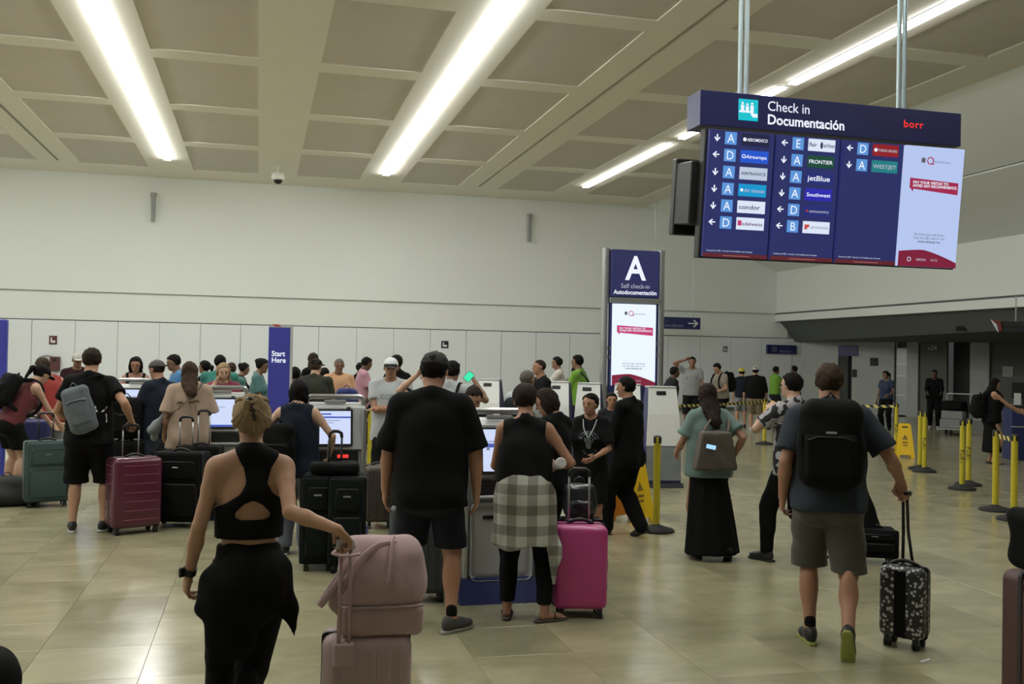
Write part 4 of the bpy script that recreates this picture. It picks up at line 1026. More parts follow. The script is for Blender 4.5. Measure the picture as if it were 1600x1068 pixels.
def back_kiosk(label, u, dz, W=.44, turn=0.0):
    p = spot(u, dz); t = thing('self_check_in_kiosk', label, 'kiosk', (p.x, p.y + .25, 0), away(p) + turn, 'self check-in kiosks seen from behind'); w_ = W / 2
    MB().prismx([(-.24, 0), (.34, 0), (.30, .06), (-.20, .06)], -w_ - .03, w_ + .03).build('plinth', M_BLACK, t)
    pr = [(-.19, .06), (.20, .06), (.20, .98), (.10, 1.36), (-.06, 1.36), (-.13, 1.0), (-.17, .55)]
    MB().prismx(pr, -w_, w_).build('cabinet', M_NAVY, t)
    MB().prismx([(-.205, .10), (-.185, .10), (-.168, .56), (-.188, .56)], -w_ + .01, w_ - .01).build('lower_panel', mat('grey_marbled', (.20, .22, .23), .4, vary=.25, vscale=6), t)
    MB().prismx([(-.19, .57), (-.165, .57), (-.128, 1.0), (-.058, 1.375), (-.075, 1.385), (-.152, 1.0)], -w_ + .005, w_ + .005).build('back_panel', M_WHITEK, t)
    sl = math.atan2(.075, .38); MB().box(-.085, .085, -.008, .004, -.028, .028, .008, 2).build('grip_slot', M_BLACK, t, (-.02, -.095, 1.29), (-sl, 0, 0))
    MB().box(-w_ - .002, w_ + .008, -.09, .12, 1.36, 1.385, .008).build('top_cap', M_GREYL, t)
    for o in t.children:
        for v in o.data.vertices:
            z = v.co.z + (1.29 if o.name.startswith('grip') else 0)
            if z > .6: v.co.x *= 1 - .22 * (z - .6) / .78
for (u, dz, W, lb) in ((1041, 13.5, .46, 'white-backed kiosk nearest the woman with the taupe tote'), (988, 14.5, .44, 'white-backed kiosk half hidden behind the man in the black suit'), (927, 14.7, .40, 'white-backed kiosk directly behind the talking girl'),
                       (878, 15.3, .40, 'white-backed kiosk between the bald man and the talking girl'), (769, 16.0, .40, 'white-backed kiosk behind the woman looking down at a screen')): back_kiosk(lb, u, dz, W * 1.08, {1041: .30, 988: -.1, 927: -.16, 878: -.2, 769: -.25}[u])

# ---------------------------------------------------------------- queue barriers
M_YEL = mat('barrier_yellow', (.52, .43, .025), .4, vary=.06); M_YSG = mat('sign_yellow', (.80, .52, .01), .4, vary=.05); M_ORG = mat('sign_orange', (.72, .28, .02), .45)
M_PRT = mat('black_print', (.02, .02, .02), .6)
def tape_mat():
    m, nt, b = node_mat('hazard_tape'); N = nt.nodes; L = nt.links; tc = N.new('ShaderNodeTexCoord'); sp = N.new('ShaderNodeSeparateXYZ'); L.new(tc.outputs['Object'], sp.inputs[0])
    a = N.new('ShaderNodeMath'); a.operation = 'ADD'; L.new(sp.outputs[0], a.inputs[0]); L.new(sp.outputs[2], a.inputs[1])
    f = N.new('ShaderNodeMath'); f.operation = 'MODULO'; f.inputs[1].default_value = .16; ad = N.new('ShaderNodeMath'); ad.inputs[1].default_value = 100.0; L.new(a.outputs[0], ad.inputs[0]); L.new(ad.outputs[0], f.inputs[0])
    g = N.new('ShaderNodeMath'); g.operation = 'GREATER_THAN'; g.inputs[1].default_value = .08; L.new(f.outputs[0], g.inputs[0])
    x = N.new('ShaderNodeMix'); x.data_type = 'RGBA'; x.inputs[6].default_value = (.012, .012, .012, 1); x.inputs[7].default_value = (.66, .58, .16, 1); L.new(g.outputs[0], x.inputs[0]); L.new(x.outputs[2], b.inputs['Base Color']); b.inputs['Roughness'].default_value = .5
    return m
M_TAPE = tape_mat(); POSTS = {}
pm_base = MB().lathe([(.185, 0), (.19, .012), (.175, .03), (.08, .055), (.04, .07), (.038, .075)], seg=28).mesh('barrier_base', True)
pm_pole = MB().cyl((0, 0, .50), .036, .86, seg=20).mesh('pole')
pm_cap = MB().lathe([(.042, .90), (.042, .96), (.03, .975), (.0, .98)], seg=20).mesh('tape_head')
txm = text_mesh('ASUR', .085, .02)
def post(key, u, dz, label, txt=True, rz=0.0):
    p = spot(u, dz); t = thing('barrier_post', label, 'barrier post', p, away(p) + rz, 'yellow queue barrier posts'); POSTS[key] = p
    link('base', pm_base, M_RUB, t); link('pole', pm_pole, M_YEL, t); link('tape_head', pm_cap, M_BLACK, t)
    m = MB().box(-.012, .012, -.044, -.036, .84, .96, .003); m.build('tape_clip', M_YEL, t)
    if txt:
        me = txm.copy()
        for v in me.vertices:
            x, y = v.co.x, v.co.y - .03; a = y / .038; v.co = Vector((math.sin(a) * .0375, -math.cos(a) * .0375, .36 + x))
        link('lettering', me, M_PRT, t)
post('a', 1025, 10.1, 'yellow barrier post standing alone between the suited man and the woman with the tote', False)
post('b', 1194, 21.0, 'yellow barrier post holding the striped tape before the man in tan shorts', False)
post('c', 1400, 19.6, 'yellow barrier post behind the folded yellow floor sign')
post('d', 1437, 16.6, 'yellow barrier post of the touching pair right of the floor sign, its left one', False)
post('e', 1444, 16.2, 'yellow lettered barrier post of the touching pair right of the floor sign, its right one')
post('f', 1503, 14.0, 'yellow lettered barrier post, left of the close pair in the middle of the right-hand floor')
post('g', 1513, 14.5, 'yellow lettered barrier post, right of the close pair in the middle of the right-hand floor')
post('h', 1555, 12.0, 'thick yellow barrier post with short tape stub, left of the pair nearest the right edge', False)
post('i', 1584, 11.3, 'yellow barrier post closest to the right edge of the picture', False)
post('j', 577, 14.2, 'yellow barrier post behind the man in the white cap', False)
post('k', 536, 17.2, 'yellow barrier post hidden behind the kiosk with red light', False)
post('l', 1012, 17.8, 'yellow barrier post behind the white-backed kiosks', False)
def tape(a, b, label, z=.915):
    p, q = POSTS[a] if isinstance(a, str) else a, POSTS[b] if isinstance(b, str) else b; d = q - p
    t = MB(); n = 10; L_ = d.length; 
    for i in range(n):
        s0 = -L_ / 2 + L_ * i / n; s1 = -L_ / 2 + L_ * (i + 1) / n; f = lambda s: -.03 * (1 - (2 * s / L_) ** 2) * min(1, L_ / 3)
        t.bm.faces.new([t.bm.verts.new(v) for v in ((s0, -.001, f(s0) - .026), (s1, -.001, f(s1) - .026), (s1, -.001, f(s1) + .026), (s0, -.001, f(s0) + .026))])
        t.bm.faces.new([t.bm.verts.new(v) for v in ((s0, .001, f(s0) - .026), (s0, .001, f(s0) + .026), (s1, .001, f(s1) + .026), (s1, .001, f(s1) - .026))])
    o = t.build('barrier_tape', M_TAPE); o.location = (p + q) / 2 + Vector((0, 0, z)); o.rotation_euler = (0, 0, math.atan2(d.y, d.x)); tag(o, label, 'barrier tape', 'striped queue tapes')
tape('l', 'b', 'black and yellow striped tape stretched left of the post by the tan shorts man')
tape('b', 'c', 'black and yellow striped tape running behind the man with the backpack')
tape('h', 'i', 'short striped tape between the two posts nearest the right edge')
tape('k', 'j', 'upper striped tape behind the kiosk with the red light', .93)
tape('k', 'j', 'lower striped tape behind the kiosk with the red light', .80)
def floor_sign(label, u, dz, rz, col, col2, H_=.62, W=.30):
    p = spot(u, dz); t = thing('wet_floor_sign', label, 'floor sign', p, away(p) + rz, 'folding wet floor signs'); op = .15
    for s, c, nm in ((-1, col, 'front_panel'), (1, col2, 'rear_panel')):
        m = MB(); w0, w1 = W / 2, W / 2 * .62
        prof = [(-w0, .0), (-w0 * .6, .0), (-w0 * .55, .05), (w0 * .55, .05), (w0 * .6, .0), (w0, .0), (w1, H_), (w1 * .8, H_ + .03), (-w1 * .8, H_ + .03), (-w1, H_)]
        m.prism(prof, -.011, .011); pn = m.build(nm, c, t, (0, s * op, 0.002), (-s * -math.atan2(op - .012, H_), 0, 0))
        MB().box(-w1 * .5, w1 * .5, -.0135, .0135, H_ - .055, H_ - .025, .004).build('hand_slot', M_BLACK, pn)
        m = MB(); m.prism([(-.055, .34), (.055, .34), (0, .44)], s * .0112, s * .0135); m.box(-.05, .05, min(s * .0112, s * .0135), max(s * .0112, s * .0135), .27, .30); m.box(-.04, .04, min(s * .0112, s * .0135), max(s * .0112, s * .0135), .22, .245); m.build('warning_mark', mat('faded_print', (.25, .15, .02), .6), pn)
    MB().cyl((0, 0, H_ + .012), .012, W * .5, 'x', 8).build('hinge', M_BLACK, t)
floor_sign('yellow and orange folding floor sign behind the legs of the man in the black suit', 988, 10.7, .9, M_YSG, M_ORG, .80, .40)
floor_sign('yellow folding wet floor sign standing between barrier posts on the right', 1413, 18.7, .12, M_YSG, M_YSG, .62, .34)

# ---------------------------------------------------------------- luggage
def wheels(t, w_, d_, r=.028, m=None):
    for sx in (-1, 1):
        for sy in (-1, 1):
            wv = MB().box(-.018, .018, -.022, .022, r, r * 2 + .015, .005).build('wheel_housing', M_BLACK, t, (sx * (w_ / 2 - .05), sy * (d_ / 2 - .045), 0))
            m_ = MB(); m_.cyl((-.011, 0, 0), r, .013, 'x', 14); m_.cyl((.011, 0, 0), r, .013, 'x', 14); m_.build('wheel', M_RUB, wv, (0, 0, r), smooth=False)
def handle_rods(t, w_, y, z0, h, m=None, wid=.15, grip='straight', r=.008):
    m = m or M_ALU; mb = MB()
    for sx in (-1, 1): mb.tube([(sx * wid / 2, y, z0), (sx * wid / 2, y, z0 + h)], r, 8)
    hd = mb.build('pull_rods', m, t, smooth=True)
    q = MB().tube([(-wid / 2, y, z0 + h - .03), (-wid / 2 + .005, y, z0 + h + .005), (-wid / 2 + .03, y, z0 + h + .02), (wid / 2 - .03, y, z0 + h + .02), (wid / 2 - .005, y, z0 + h + .005), (wid / 2, y, z0 + h - .03)], .014, 8)
    q.build('pull_grip', M_BLACK, hd, smooth=True); return hd
def suitcase(label, p, rz, W, D, H_, m, style='hard', hh=0.0, ribs='v', trim=None, hw=.15, rodm=None, grp='luggage of the travellers', cat='suitcase', name='suitcase', z0=.062, lid=None):
    t = thing(name, label, cat, p, rz, grp); trim = trim or M_BLACK; b = .045 if style == 'hard' else .03
    body = MB().box(-W / 2, W / 2, -D / 2, D / 2, z0, z0 + H_, b, 4).build('shell' if style == 'hard' else 'body', m, t, smooth=False)
    for f in body.data.polygons: f.use_smooth = True
    if style == 'hard':
        MB().box(-W / 2 - .003, W / 2 + .003, -.010, .010, z0 - .003, z0 + H_ + .003, .02, 3).build('zip_band', trim, t)
        for sy in (-1, 1):
            if ribs == 'v':
                n = 7
                for i in range(n):
                    x = -W / 2 + W * (i + 1) / (n + 1); MB().box(x - .009, x + .009, sy * D / 2 - .004, sy * D / 2 + .004, z0 + .05, z0 + H_ - .05, .003).build('rib', m, t)
            elif ribs == 'h':
                n = 7
                for i in range(n):
                    z = z0 + .08 + (H_ - .15) * i / (n - 1); MB().box(-W / 2 + .10, W / 2 - .04, sy * D / 2 - .003, sy * D / 2 + .004, z - .004, z + .004, .002).build('rib', trim if False else lid or m, t)
        if ribs == 'h':
            for sx in (-1, 1):
                for i in range(7):
                    z = z0 + .08 + (H_ - .15) * i / 6; MB().box(sx * W / 2 - .003, sx * W / 2 + .003, -D / 2 + .05, D / 2 - .05, z - .004, z + .004, .002).build('rib', lid or m, t)
    else:
        for sy, nm in ((-1, 'front'),):
            f = MB().box(-W / 2 + .045, W / 2 - .035, -D / 2 - .022, -D / 2 + .01, z0 + .05, z0 + H_ * .56, .016, 3).build('lower_pocket', m, t)
            g = MB().box(-W / 2 + .06, W / 2 - .05, -D / 2 - .018, -D / 2 + .01, z0 + H_ * .62, z0 + H_ * .88, .014, 3).build('upper_pocket', m, t)
            for q in (f, g):
                for p_ in q.data.polygons: p_.use_smooth = True
            z_a, z_b = z0 + .05, z0 + H_ * .56
            pts = [(-W / 2 + .05, -D / 2 - .018, z_a + .03), (-W / 2 + .05, -D / 2 - .018, z_b - .05), (-W / 2 + .07, -D / 2 - .02, z_b - .01), (W / 2 - .06, -D / 2 - .02, z_b - .01), (W / 2 - .04, -D / 2 - .018, z_b - .05), (W / 2 - .04, -D / 2 - .018, z_a + .03)]
            MB().tube(pts, .006, 6).build('zip', M_BLACK, f, smooth=True)
            z_a, z_b = z0 + H_ * .62, z0 + H_ * .88
            pts = [(-W / 2 + .065, -D / 2 - .015, z_a + .02), (-W / 2 + .065, -D / 2 - .015, z_b - .04), (-W / 2 + .085, -D / 2 - .017, z_b - .005), (W / 2 - .075, -D / 2 - .017, z_b - .005), (W / 2 - .055, -D / 2 - .015, z_b - .04)]
            MB().tube(pts, .005, 6).build('zip', M_BLACK, g, smooth=True)
            MB().box(-.03, .03, -D / 2 - .024, -D / 2 - .017, z0 + H_ * .78, z0 + H_ * .80, .002).build('badge', M_ALU, g)
        MB().box(-W / 2 - .004, W / 2 + .004, -D / 2 + .025, -D / 2 + .04, z0 - .002, z0 + H_ + .004, .02, 3).build('zip_band', M_BLACK, t)
    MB().tube(arc((-.09, 0, z0 + H_ - .002), (0, 0, z0 + H_ + .06), (.09, 0, z0 + H_ - .002), 8), .012, 8).build('carry_handle', M_BLACK, t, smooth=True)
    wheels(t, W, D)
    if hh: handle_rods(t, W, D / 2 - .03, z0 + H_ - .02, hh, rodm, hw)
    return t
M_TEAL = cloth('teal_canvas', (.045, .075, .073)); M_BURG = mat('burgundy_shell', (.085, .010, .030), .32, bump=.15, bscale=300, vary=.08, coat=.3); M_BKC = cloth('black_canvas', (.0055, .0055, .006)); M_OLV = cloth('black_green_canvas', (.008, .011, .009))
M_BRNC = mat('brown_textured_shell', (.06, .045, .036), .55, bump=.8, bscale=60, vary=.25, vscale=30); M_SLT = mat('slate_shell', (.035, .042, .048), .5, bump=.2); M_PNK = mat('hot_pink_shell', (.45, .045, .21), .38, bump=.25, bscale=350, coat=.15, vary=.05)
M_LPK = mat('pale_pink_shell', (.39, .29, .285), .5, bump=.15, vary=.05); M_IND = mat('indigo_shell', (.02, .022, .10), .45); M_RBR = mat('red_brown_shell', (.055, .018, .013), .5, vary=.15)
M_PKL = cloth('pink_canvas', (.42, .295, .295))
sp = spot
suitcase('teal soft suitcase with two black-zipped front pockets beside the black duffel', sp(71, 11.0), away(sp(71, 11)) + .12, .46, .30, .66, M_TEAL, 'soft', .30, rodm=M_BLACK)
suitcase('dark indigo suitcase behind the teal one', sp(47, 12.4), 0.1, .44, .28, .80, M_IND, 'hard', .25)
t1 = suitcase('burgundy hard suitcase with horizontal ribs held by the man with the sling bag', sp(207, 9.5), .42, .46, .30, .66, M_BURG, 'hard', .30, 'h', lid=mat('burgundy_shine', (.22, .06, .09), .25))
suitcase('large black soft suitcase with raised handle behind the burgundy one, its left neighbour closest', sp(281, 9.9), -.25, .50, .32, .68, M_BKC, 'soft', .34, hw=.13)
suitcase('second black suitcase with raised handle right behind the large black soft one', sp(311, 10.35), -.2, .44, .28, .70, M_BKC, 'soft', .36, hw=.12)
suitcase('dark green-black soft suitcase, left one of two standing before the kiosk with red light', sp(498, 8.1), -.15, .28, .36, .70, M_OLV, 'soft', .0)
suitcase('dark green-black soft suitcase with black pull handle, right of its twin', sp(541, 8.05), -.12, .30, .36, .70, M_OLV, 'soft', .0)
suitcase('brown textured hard suitcase in front of the man in the white cap', sp(592, 10.1), -.1, .30, .36, .56, M_BRNC, 'hard', .0)
suitcase('slate grey suitcase beside the legs of the big man in black', sp(652, 7.1), -.10, .42, .28, .62, M_SLT, 'hard', 0)
pk = suitcase('hot pink hard suitcase with silver pull handle beside the woman in the plaid wrap', sp(904, 6.75), -.20, .36, .25, .56, M_PNK, 'hard', .36, 'n', hw=.14)
MB().box(-.10, .10, .085, .135, .57, .637, .02, 2).build('handle_plate', M_BLACK, pk); 
for (x, z) in ((.179, .35), (.179, .18)): MB().box(x - .004, x + .008, -.05, .02, z, z + .05, .004).build('latch', M_BLACK, pk)
# black carry-on with white blossoms
def blossom_mat():
    m, nt, b = node_mat('blossom_print'); N = nt.nodes; L = nt.links; tc = N.new('ShaderNodeTexCoord'); v = N.new('ShaderNodeTexVoronoi'); v.inputs['Scale'].default_value = 34; v.inputs['Randomness'].default_value = .9
    L.new(tc.outputs['Object'], v.inputs['Vector']); n = N.new('ShaderNodeTexNoise'); n.inputs['Scale'].default_value = 60; L.new(tc.outputs['Object'], n.inputs['Vector'])
    a = N.new('ShaderNodeMath'); a.operation = 'MULTIPLY_ADD'; a.inputs[1].default_value = .35; L.new(n.outputs[0], a.inputs[0]); L.new(v.outputs['Distance'], a.inputs[2])
    g = N.new('ShaderNodeMath'); g.operation = 'LESS_THAN'; g.inputs[1].default_value = .54; L.new(a.outputs[0], g.inputs[0])
    v2 = N.new('ShaderNodeTexNoise'); v2.inputs['Scale'].default_value = 11; L.new(tc.outputs['Object'], v2.inputs['Vector']); g2 = N.new('ShaderNodeMath'); g2.operation = 'GREATER_THAN'; g2.inputs[1].default_value = .34; L.new(v2.outputs[0], g2.inputs[0])
    mu = N.new('ShaderNodeMath'); mu.operation = 'MULTIPLY'; L.new(g.outputs[0], mu.inputs[0]); L.new(g2.outputs[0], mu.inputs[1])
    x = N.new('ShaderNodeMix'); x.data_type = 'RGBA'; x.inputs[6].default_value = (.012, .012, .012, 1); x.inputs[7].default_value = (.42, .42, .40, 1); L.new(mu.outputs[0], x.inputs[0]); L.new(x.outputs[2], b.inputs['Base Color']); b.inputs['Roughness'].default_value = .45
    return m
fl_ = suitcase('black carry-on covered in small white blossoms pulled by the man with the backpack', sp(1413, 6.15), away(sp(1413, 6.15)) - .30, .27, .20, .44, blossom_mat(), 'hard', .0, 'n')
MB().box(-.035, .035, -.104, -.094, .08, .48, .004).build('centre_band', M_BKC, fl_)
MB().tube([(-.035, .06, .48), (-.03, .05, .70), (-.03, .03, .93)], .010, 8).build('pull_rods', M_BLACK, fl_, smooth=True); MB().tube([(.03, .06, .48), (.0, .05, .70), (-.005, .03, .93)], .010, 8).build('pull_rods', M_BLACK, fl_, smooth=True)
GRIP4 = to_v = fl_.matrix_basis @ Vector((-.02, .03, .945))
MB().tube([(-.055, .03, .945), (.02, .03, .945)], .015, 8).build('pull_grip', M_BLACK, fl_, smooth=True)
# pale pink trolley in the foreground with two pull rods
lp = suitcase('pale pink hard suitcase with ribs under the pink backpack in the foreground', sp(568, 4.1), -.05, .36, .25, .54, M_LPK, 'hard', .0, 'v')
rods = MB()
for x in (-.118, -.078): rods.tube([(x, -.145, .10 + .45), (x, -.145, .985)], .0085, 8)
hd_ = rods.build('pull_rods', mat('pink_metal', (.38, .27, .27), .35, metal=.4), lp, smooth=True)
MB().tube([(-.125, -.145, .97), (-.123, -.145, 1.0), (-.10, -.145, 1.01), (-.075, -.145, 1.0), (-.072, -.145, .97)], .014, 8).build('pull_grip', mat('pale_grip', (.45, .40, .38), .5), hd_, smooth=True)
for x in (-.098,): MB().box(x - .045, x + .045, -.16, -.122, .50, .60, .01).build('rod_socket', M_LPK, hd_)
GRIP1 = lp.matrix_basis @ Vector((-.10, -.145, 1.01))
for x in (-.16, .14): MB().box(x - .01, x + .01, -.128, -.12, .30, .36, .003).build('latch', M_ALU, lp)
GRIP6 = t1.matrix_basis @ Vector((0, .12, .062 + .66 - .02 + .31))
GRIP3 = pk.matrix_basis @ Vector((0, .095, .062 + .56 - .02 + .37))
# pull handle of the twin suitcases
tw = thing('pull_handle_bag', 'black travel bag strapped on the dark green-black suitcases with its handle up', 'bag', sp(520, 8.07), -.1, 'luggage of the travellers')
tw.location.z = .775
Fb = Field([(rbox((0, 0, .045), (.20, .11, .045), .035), 0)], .01); Fb.apply(wrinkle(.006, 1.2)); link('body', Fb.mesh('bag'), M_BKC, tw)
handle_rods(tw, .2, .02, .02, .30, M_BLACK, .10, r=.009)

def soft_bag(name, label, p, rz, half, m, grp, rad=.06, cat='bag', pocket=None, wr=.006, res=.009, straps=True, handle=True, parent=None):
    t = thing(name, label, cat, p, rz, grp)
    a, b, c = half
    F = Field([(rbox((0, 0, c), (a, b, c * .98), rad), 0), (ell((0, -b * .3, c * .8), (a * .9, b * .95, c * .85)), .03)], res); F.apply(wrinkle(wr, 1.0, random.random() * 5)); link('body', F.mesh('bag'), m, t)
    if pocket:
        F = Field([(rbox((0, -b * .98, c * pocket[0]), (a * .72, .035, c * pocket[1]), .03), 0)], res); F.apply(wrinkle(wr * .6, 1.3, 2)); pk_ = link('front_pocket', F.mesh('pocket'), m, t)
        zt = c * (pocket[0] + pocket[1]) - .02; MB().tube([(-a * .6, -b * .98 - .033, zt - .02), (-a * .3, -b * .98 - .036, zt), (a * .3, -b * .98 - .036, zt), (a * .6, -b * .98 - .033, zt - .02)], .005, 6).build('zip', M_BLACK, pk_, smooth=True)
    if handle: MB().tube(arc((-.05, b * .4, c * 2 - .01), (0, b * .4, c * 2 + .08), (.05, b * .4, c * 2 - .01), 6), .012, 6, .5).build('top_handle', m, t, smooth=True)
    return t
soft_bag('duffel_bag', 'black duffel bag lying on the floor at the left edge', sp(10, 11.0), .2, (.36, .17, .16), mat('black_duffel', (.018, .021, .019), .8, bump=.3), 'bags of the travellers', .10, 'bag', None, .01)
soft_bag('backpack', 'black backpack standing on luggage before the far left kiosk', sp(193, 11.2) + Vector((0, 0, .74)), .2, (.19, .12, .24), M_BKC, 'bags of the travellers', .08, 'backpack', (.8, .45), .008)
suitcase('tall black suitcase carrying the black backpack by the far left kiosk', sp(193, 11.2), .1, .40, .27, .66, M_BKC, 'hard', 0)
bb = soft_bag('backpack', 'small shiny black backpack behind the handle of the hot pink suitcase', sp(903, 7.25) + Vector((0, 0, .58)), -.2, (.12, .08, .13), mat('black_nylon', (.012, .014, .02), .3, bump=.4, bscale=60), 'bags of the travellers', .06, 'backpack', (.7, .4), .008)
suitcase('dark suitcase under the small shiny black backpack', sp(905, 7.3), -.2, .32, .22, .51, M_BKC, 'soft', 0)
soft_bag('shoulder_bag', 'dark blue shoulder bag beside the small shiny backpack', sp(925, 7.75) + Vector((0, 0, .0)), .2, (.11, .07, .22), mat('blue_nylon', (.02, .03, .06), .5, bump=.3), 'bags of the travellers', .05, 'bag', (.9, .4), .008)
# wheeled black bag on the slope of its handle, led by the man in the cow print shirt
wb_ = suitcase('black soft roller bag on the floor right of the man in the patterned shirt', sp(1362, 8.75), away(sp(1362, 8.7)) + .15, .40, .30, .24, M_BKC, 'soft', 0)
F = Field([(cone((-.06, .05, .28), (-.10, .05, .72), .15, .03, np.array((0, 1., 0)), .6), 0)], .01); F.apply(wrinkle(.005)); link('draped_top', F.mesh('top'), M_BKC, wb_)
# bottom right corner
rb = suitcase('red-brown trolley case cut off by the bottom right corner', sp(1640, 4.3), .05, .34, .25, .80, M_RBR, 'hard', 0)
F = Field([(rbox((0, 0, .14), (.17, .10, .13), .05), 0)], .009); F.apply(wrinkle(.008)); hbg = thing('handbag', 'black handbag with looped strap on the red-brown trolley case', 'bag', sp(1640, 4.25) + Vector((0, .0, .872)), .05, 'bags of the travellers')
link('body', F.mesh('bag'), M_BKC, hbg); MB().tube(spline([(-.13, -.10, .12), (-.22, -.12, .06), (-.26, -.12, -.04), (-.22, -.13, -.12), (-.17, -.12, -.07), (-.15, -.11, .04)], 4), .012, 8, .4, up=(0, 1, 0)).build('strap', M_BKC, hbg, smooth=True)
soft_bag('travel_bag', 'dark rounded bag just showing in the bottom left corner', sp(-66, 3.1), .3, (.16, .12, .40), M_BKC, 'bags of the travellers', .10, 'bag', None, .006, handle=False)
scp = thing('paper_scrap', 'tiny white paper scrap on the floor below the blossom-print carry-on', 'paper', ground(1446, 1032), .4); MB().box(-.05, .05, -.012, .012, .0, .004, .001).build('paper', mat('paper_white', (.5, .5, .5), .6), scp)
# pink backpack on the pale trolley
bp_ = thing('backpack', 'large dusty pink backpack strapped on top of the pale pink suitcase', 'backpack', lp.matrix_basis @ Vector((.055, .02, .605)), -.05, 'backpacks')
F = Field([(rbox((0, 0, .19), (.175, .105, .175), .07), 0), (ell((0, -.03, .20), (.18, .12, .17)), .05), (cone((-.10, 0, .33), (.09, 0, .345), .055, .05), .05)], .0075, .04); F.apply(wrinkle(.008, .9, 1.2)); F.apply(lambda D, X, Y, Z: np.maximum(D, .125 - Z)); link('body', F.mesh('pack'), M_PKL, bp_)
F = Field([(rbox((0, -.005, .062), (.172, .125, .066), .035), 0)], .0075); F.apply(wrinkle(.003, .8, 2)); lw = link('lower_compartment', F.mesh('pack'), M_PKL, bp_)
MB().tube([(-.168, -.10, .118), (-.12, -.135, .122), (.12, -.135, .122), (.168, -.10, .118)], .006, 6).build('zip', M_LPK, lw, smooth=True)
MB().tube(spline([(.05, -.02, .375), (.035, -.09, .36), (.025, -.135, .29), (.02, -.15, .22)], 5), .022, 8, .3, up=(1, 0, 0)).build('front_strap', M_PKL, bp_, smooth=True)
MB().tube(spline([(-.11, -.08, .335), (-.17, -.13, .26), (-.24, -.16, .16), (-.25, -.165, .145), (-.22, -.16, .18), (-.165, -.15, .25)], 5), .015, 8, .4, up=(0, 1, 0)).build('shoulder_strap', M_PKL, bp_, smooth=True)
MB().tube(spline([(.06, -.06, .36), (-.02, -.10, .36), (-.10, -.13, .30), (-.16, -.15, .21), (-.20, -.15, .15), (-.17, -.14, .11)], 5), .017, 8, .35, up=(0, 1, 0)).build('shoulder_strap', M_PKL, bp_, smooth=True)
MB().tube(spline([(-.10, .0, .36), (-.16, -.03, .345), (-.20, -.17, .35), (-.15, -.22, .35), (-.10, -.19, .35)], 5), .012, 8, .5).build('top_handle', M_PKL, bp_, smooth=True)
MB().tube([(-.15, -.14, .0), (-.16, -.15, -.05), (-.165, -.15, -.09)], [.012, .014, .008], 6).build('strap_end', M_PKL, bp_, smooth=True)

# worn packs
def worn_pack(o, label, m, half=(.15, .09, .24), off=(0, -.15, .17), pocket=(.75, .45), name='backpack', res=.010, tilt=0, logo=None, straps=True, grp='backpacks', rad=.07, wr=.005):
    H = o['H']; c = o['T'](off[0], off[1] * 1.0, off[2]); w_ = to_world(o, c); t = thing(name, label, 'backpack', w_, o['hw'], grp)
    R = o['RT'] @ roty(math.radians(tilt)); A_ = R.T
    F = Field([(rbox((0, 0, 0), half, rad, A_), 0), (ell(R @ np.array((0, -half[1] * .35, -half[2] * .12)), (half[0] * .98, half[1] * .95, half[2] * .9), A_), .04)], res); F.apply(wrinkle(wr, 1.0, 1.0)); bd = link('body', F.mesh('pack'), m, t)
    F = Field([(rbox(R @ np.array((0, -half[1] * 1.02, -half[2] * (1 - pocket[0]))), (half[0] * .78, .035, half[2] * pocket[1]), .03, A_), 0)], res); F.apply(wrinkle(wr * .6, 1.2, 3)); pk_ = link('front_pocket', F.mesh('pocket'), m, t)
    def L(x, y, z): return Vector(R @ np.array((x, y, z)))
    zt = -half[2] * (1 - pocket[0]) + half[2] * pocket[1] - .015
    MB().tube([L(-half[0] * .7, -half[1] * 1.02 - .033, zt - .02), L(-half[0] * .4, -half[1] * 1.02 - .037, zt), L(half[0] * .4, -half[1] * 1.02 - .037, zt), L(half[0] * .7, -half[1] * 1.02 - .033, zt - .02)], .005, 6).build('zip', M_BLACK, pk_, smooth=True)
    MB().tube([L(-.04, half[1] * .3, half[2] - .01), L(0, half[1] * .3, half[2] + .04), L(.04, half[1] * .3, half[2] - .01)], .011, 6, .6).build('top_handle', m, t, smooth=True)
    for s in (-1, 1): MB().tube([L(s * half[0] * .86, -half[1] * .55, half[2] * .55), L(s * half[0] * .9, -half[1] * .9, half[2] * .1), L(s * half[0] * .86, -half[1] * .7, -half[2] * .5)], .009, 6, .4, up=tuple(R[:, 0])).build('side_strap', m, t, smooth=True)
    if straps:
        for s in (-1, 1):
            g = lambda x, y, z: Vector(o['T'](x, y, z) - c)
            pts = spline([L(s * half[0] * .5, half[1] * .8, half[2] * .85), g(s * .062, -.03, .325), g(s * .070, .035, .315), g(s * .078, .088, .24), g(s * .085, .088, .15), g(s * .098, .03, .08), L(s * half[0] * .9, half[1] * .6, -half[2] * .8)], 4)
            MB().tube(pts, .024, 8, .35, up=tuple(o['RT'][:, 0])).build('shoulder_strap', m, t, smooth=True)
    return t, R, c
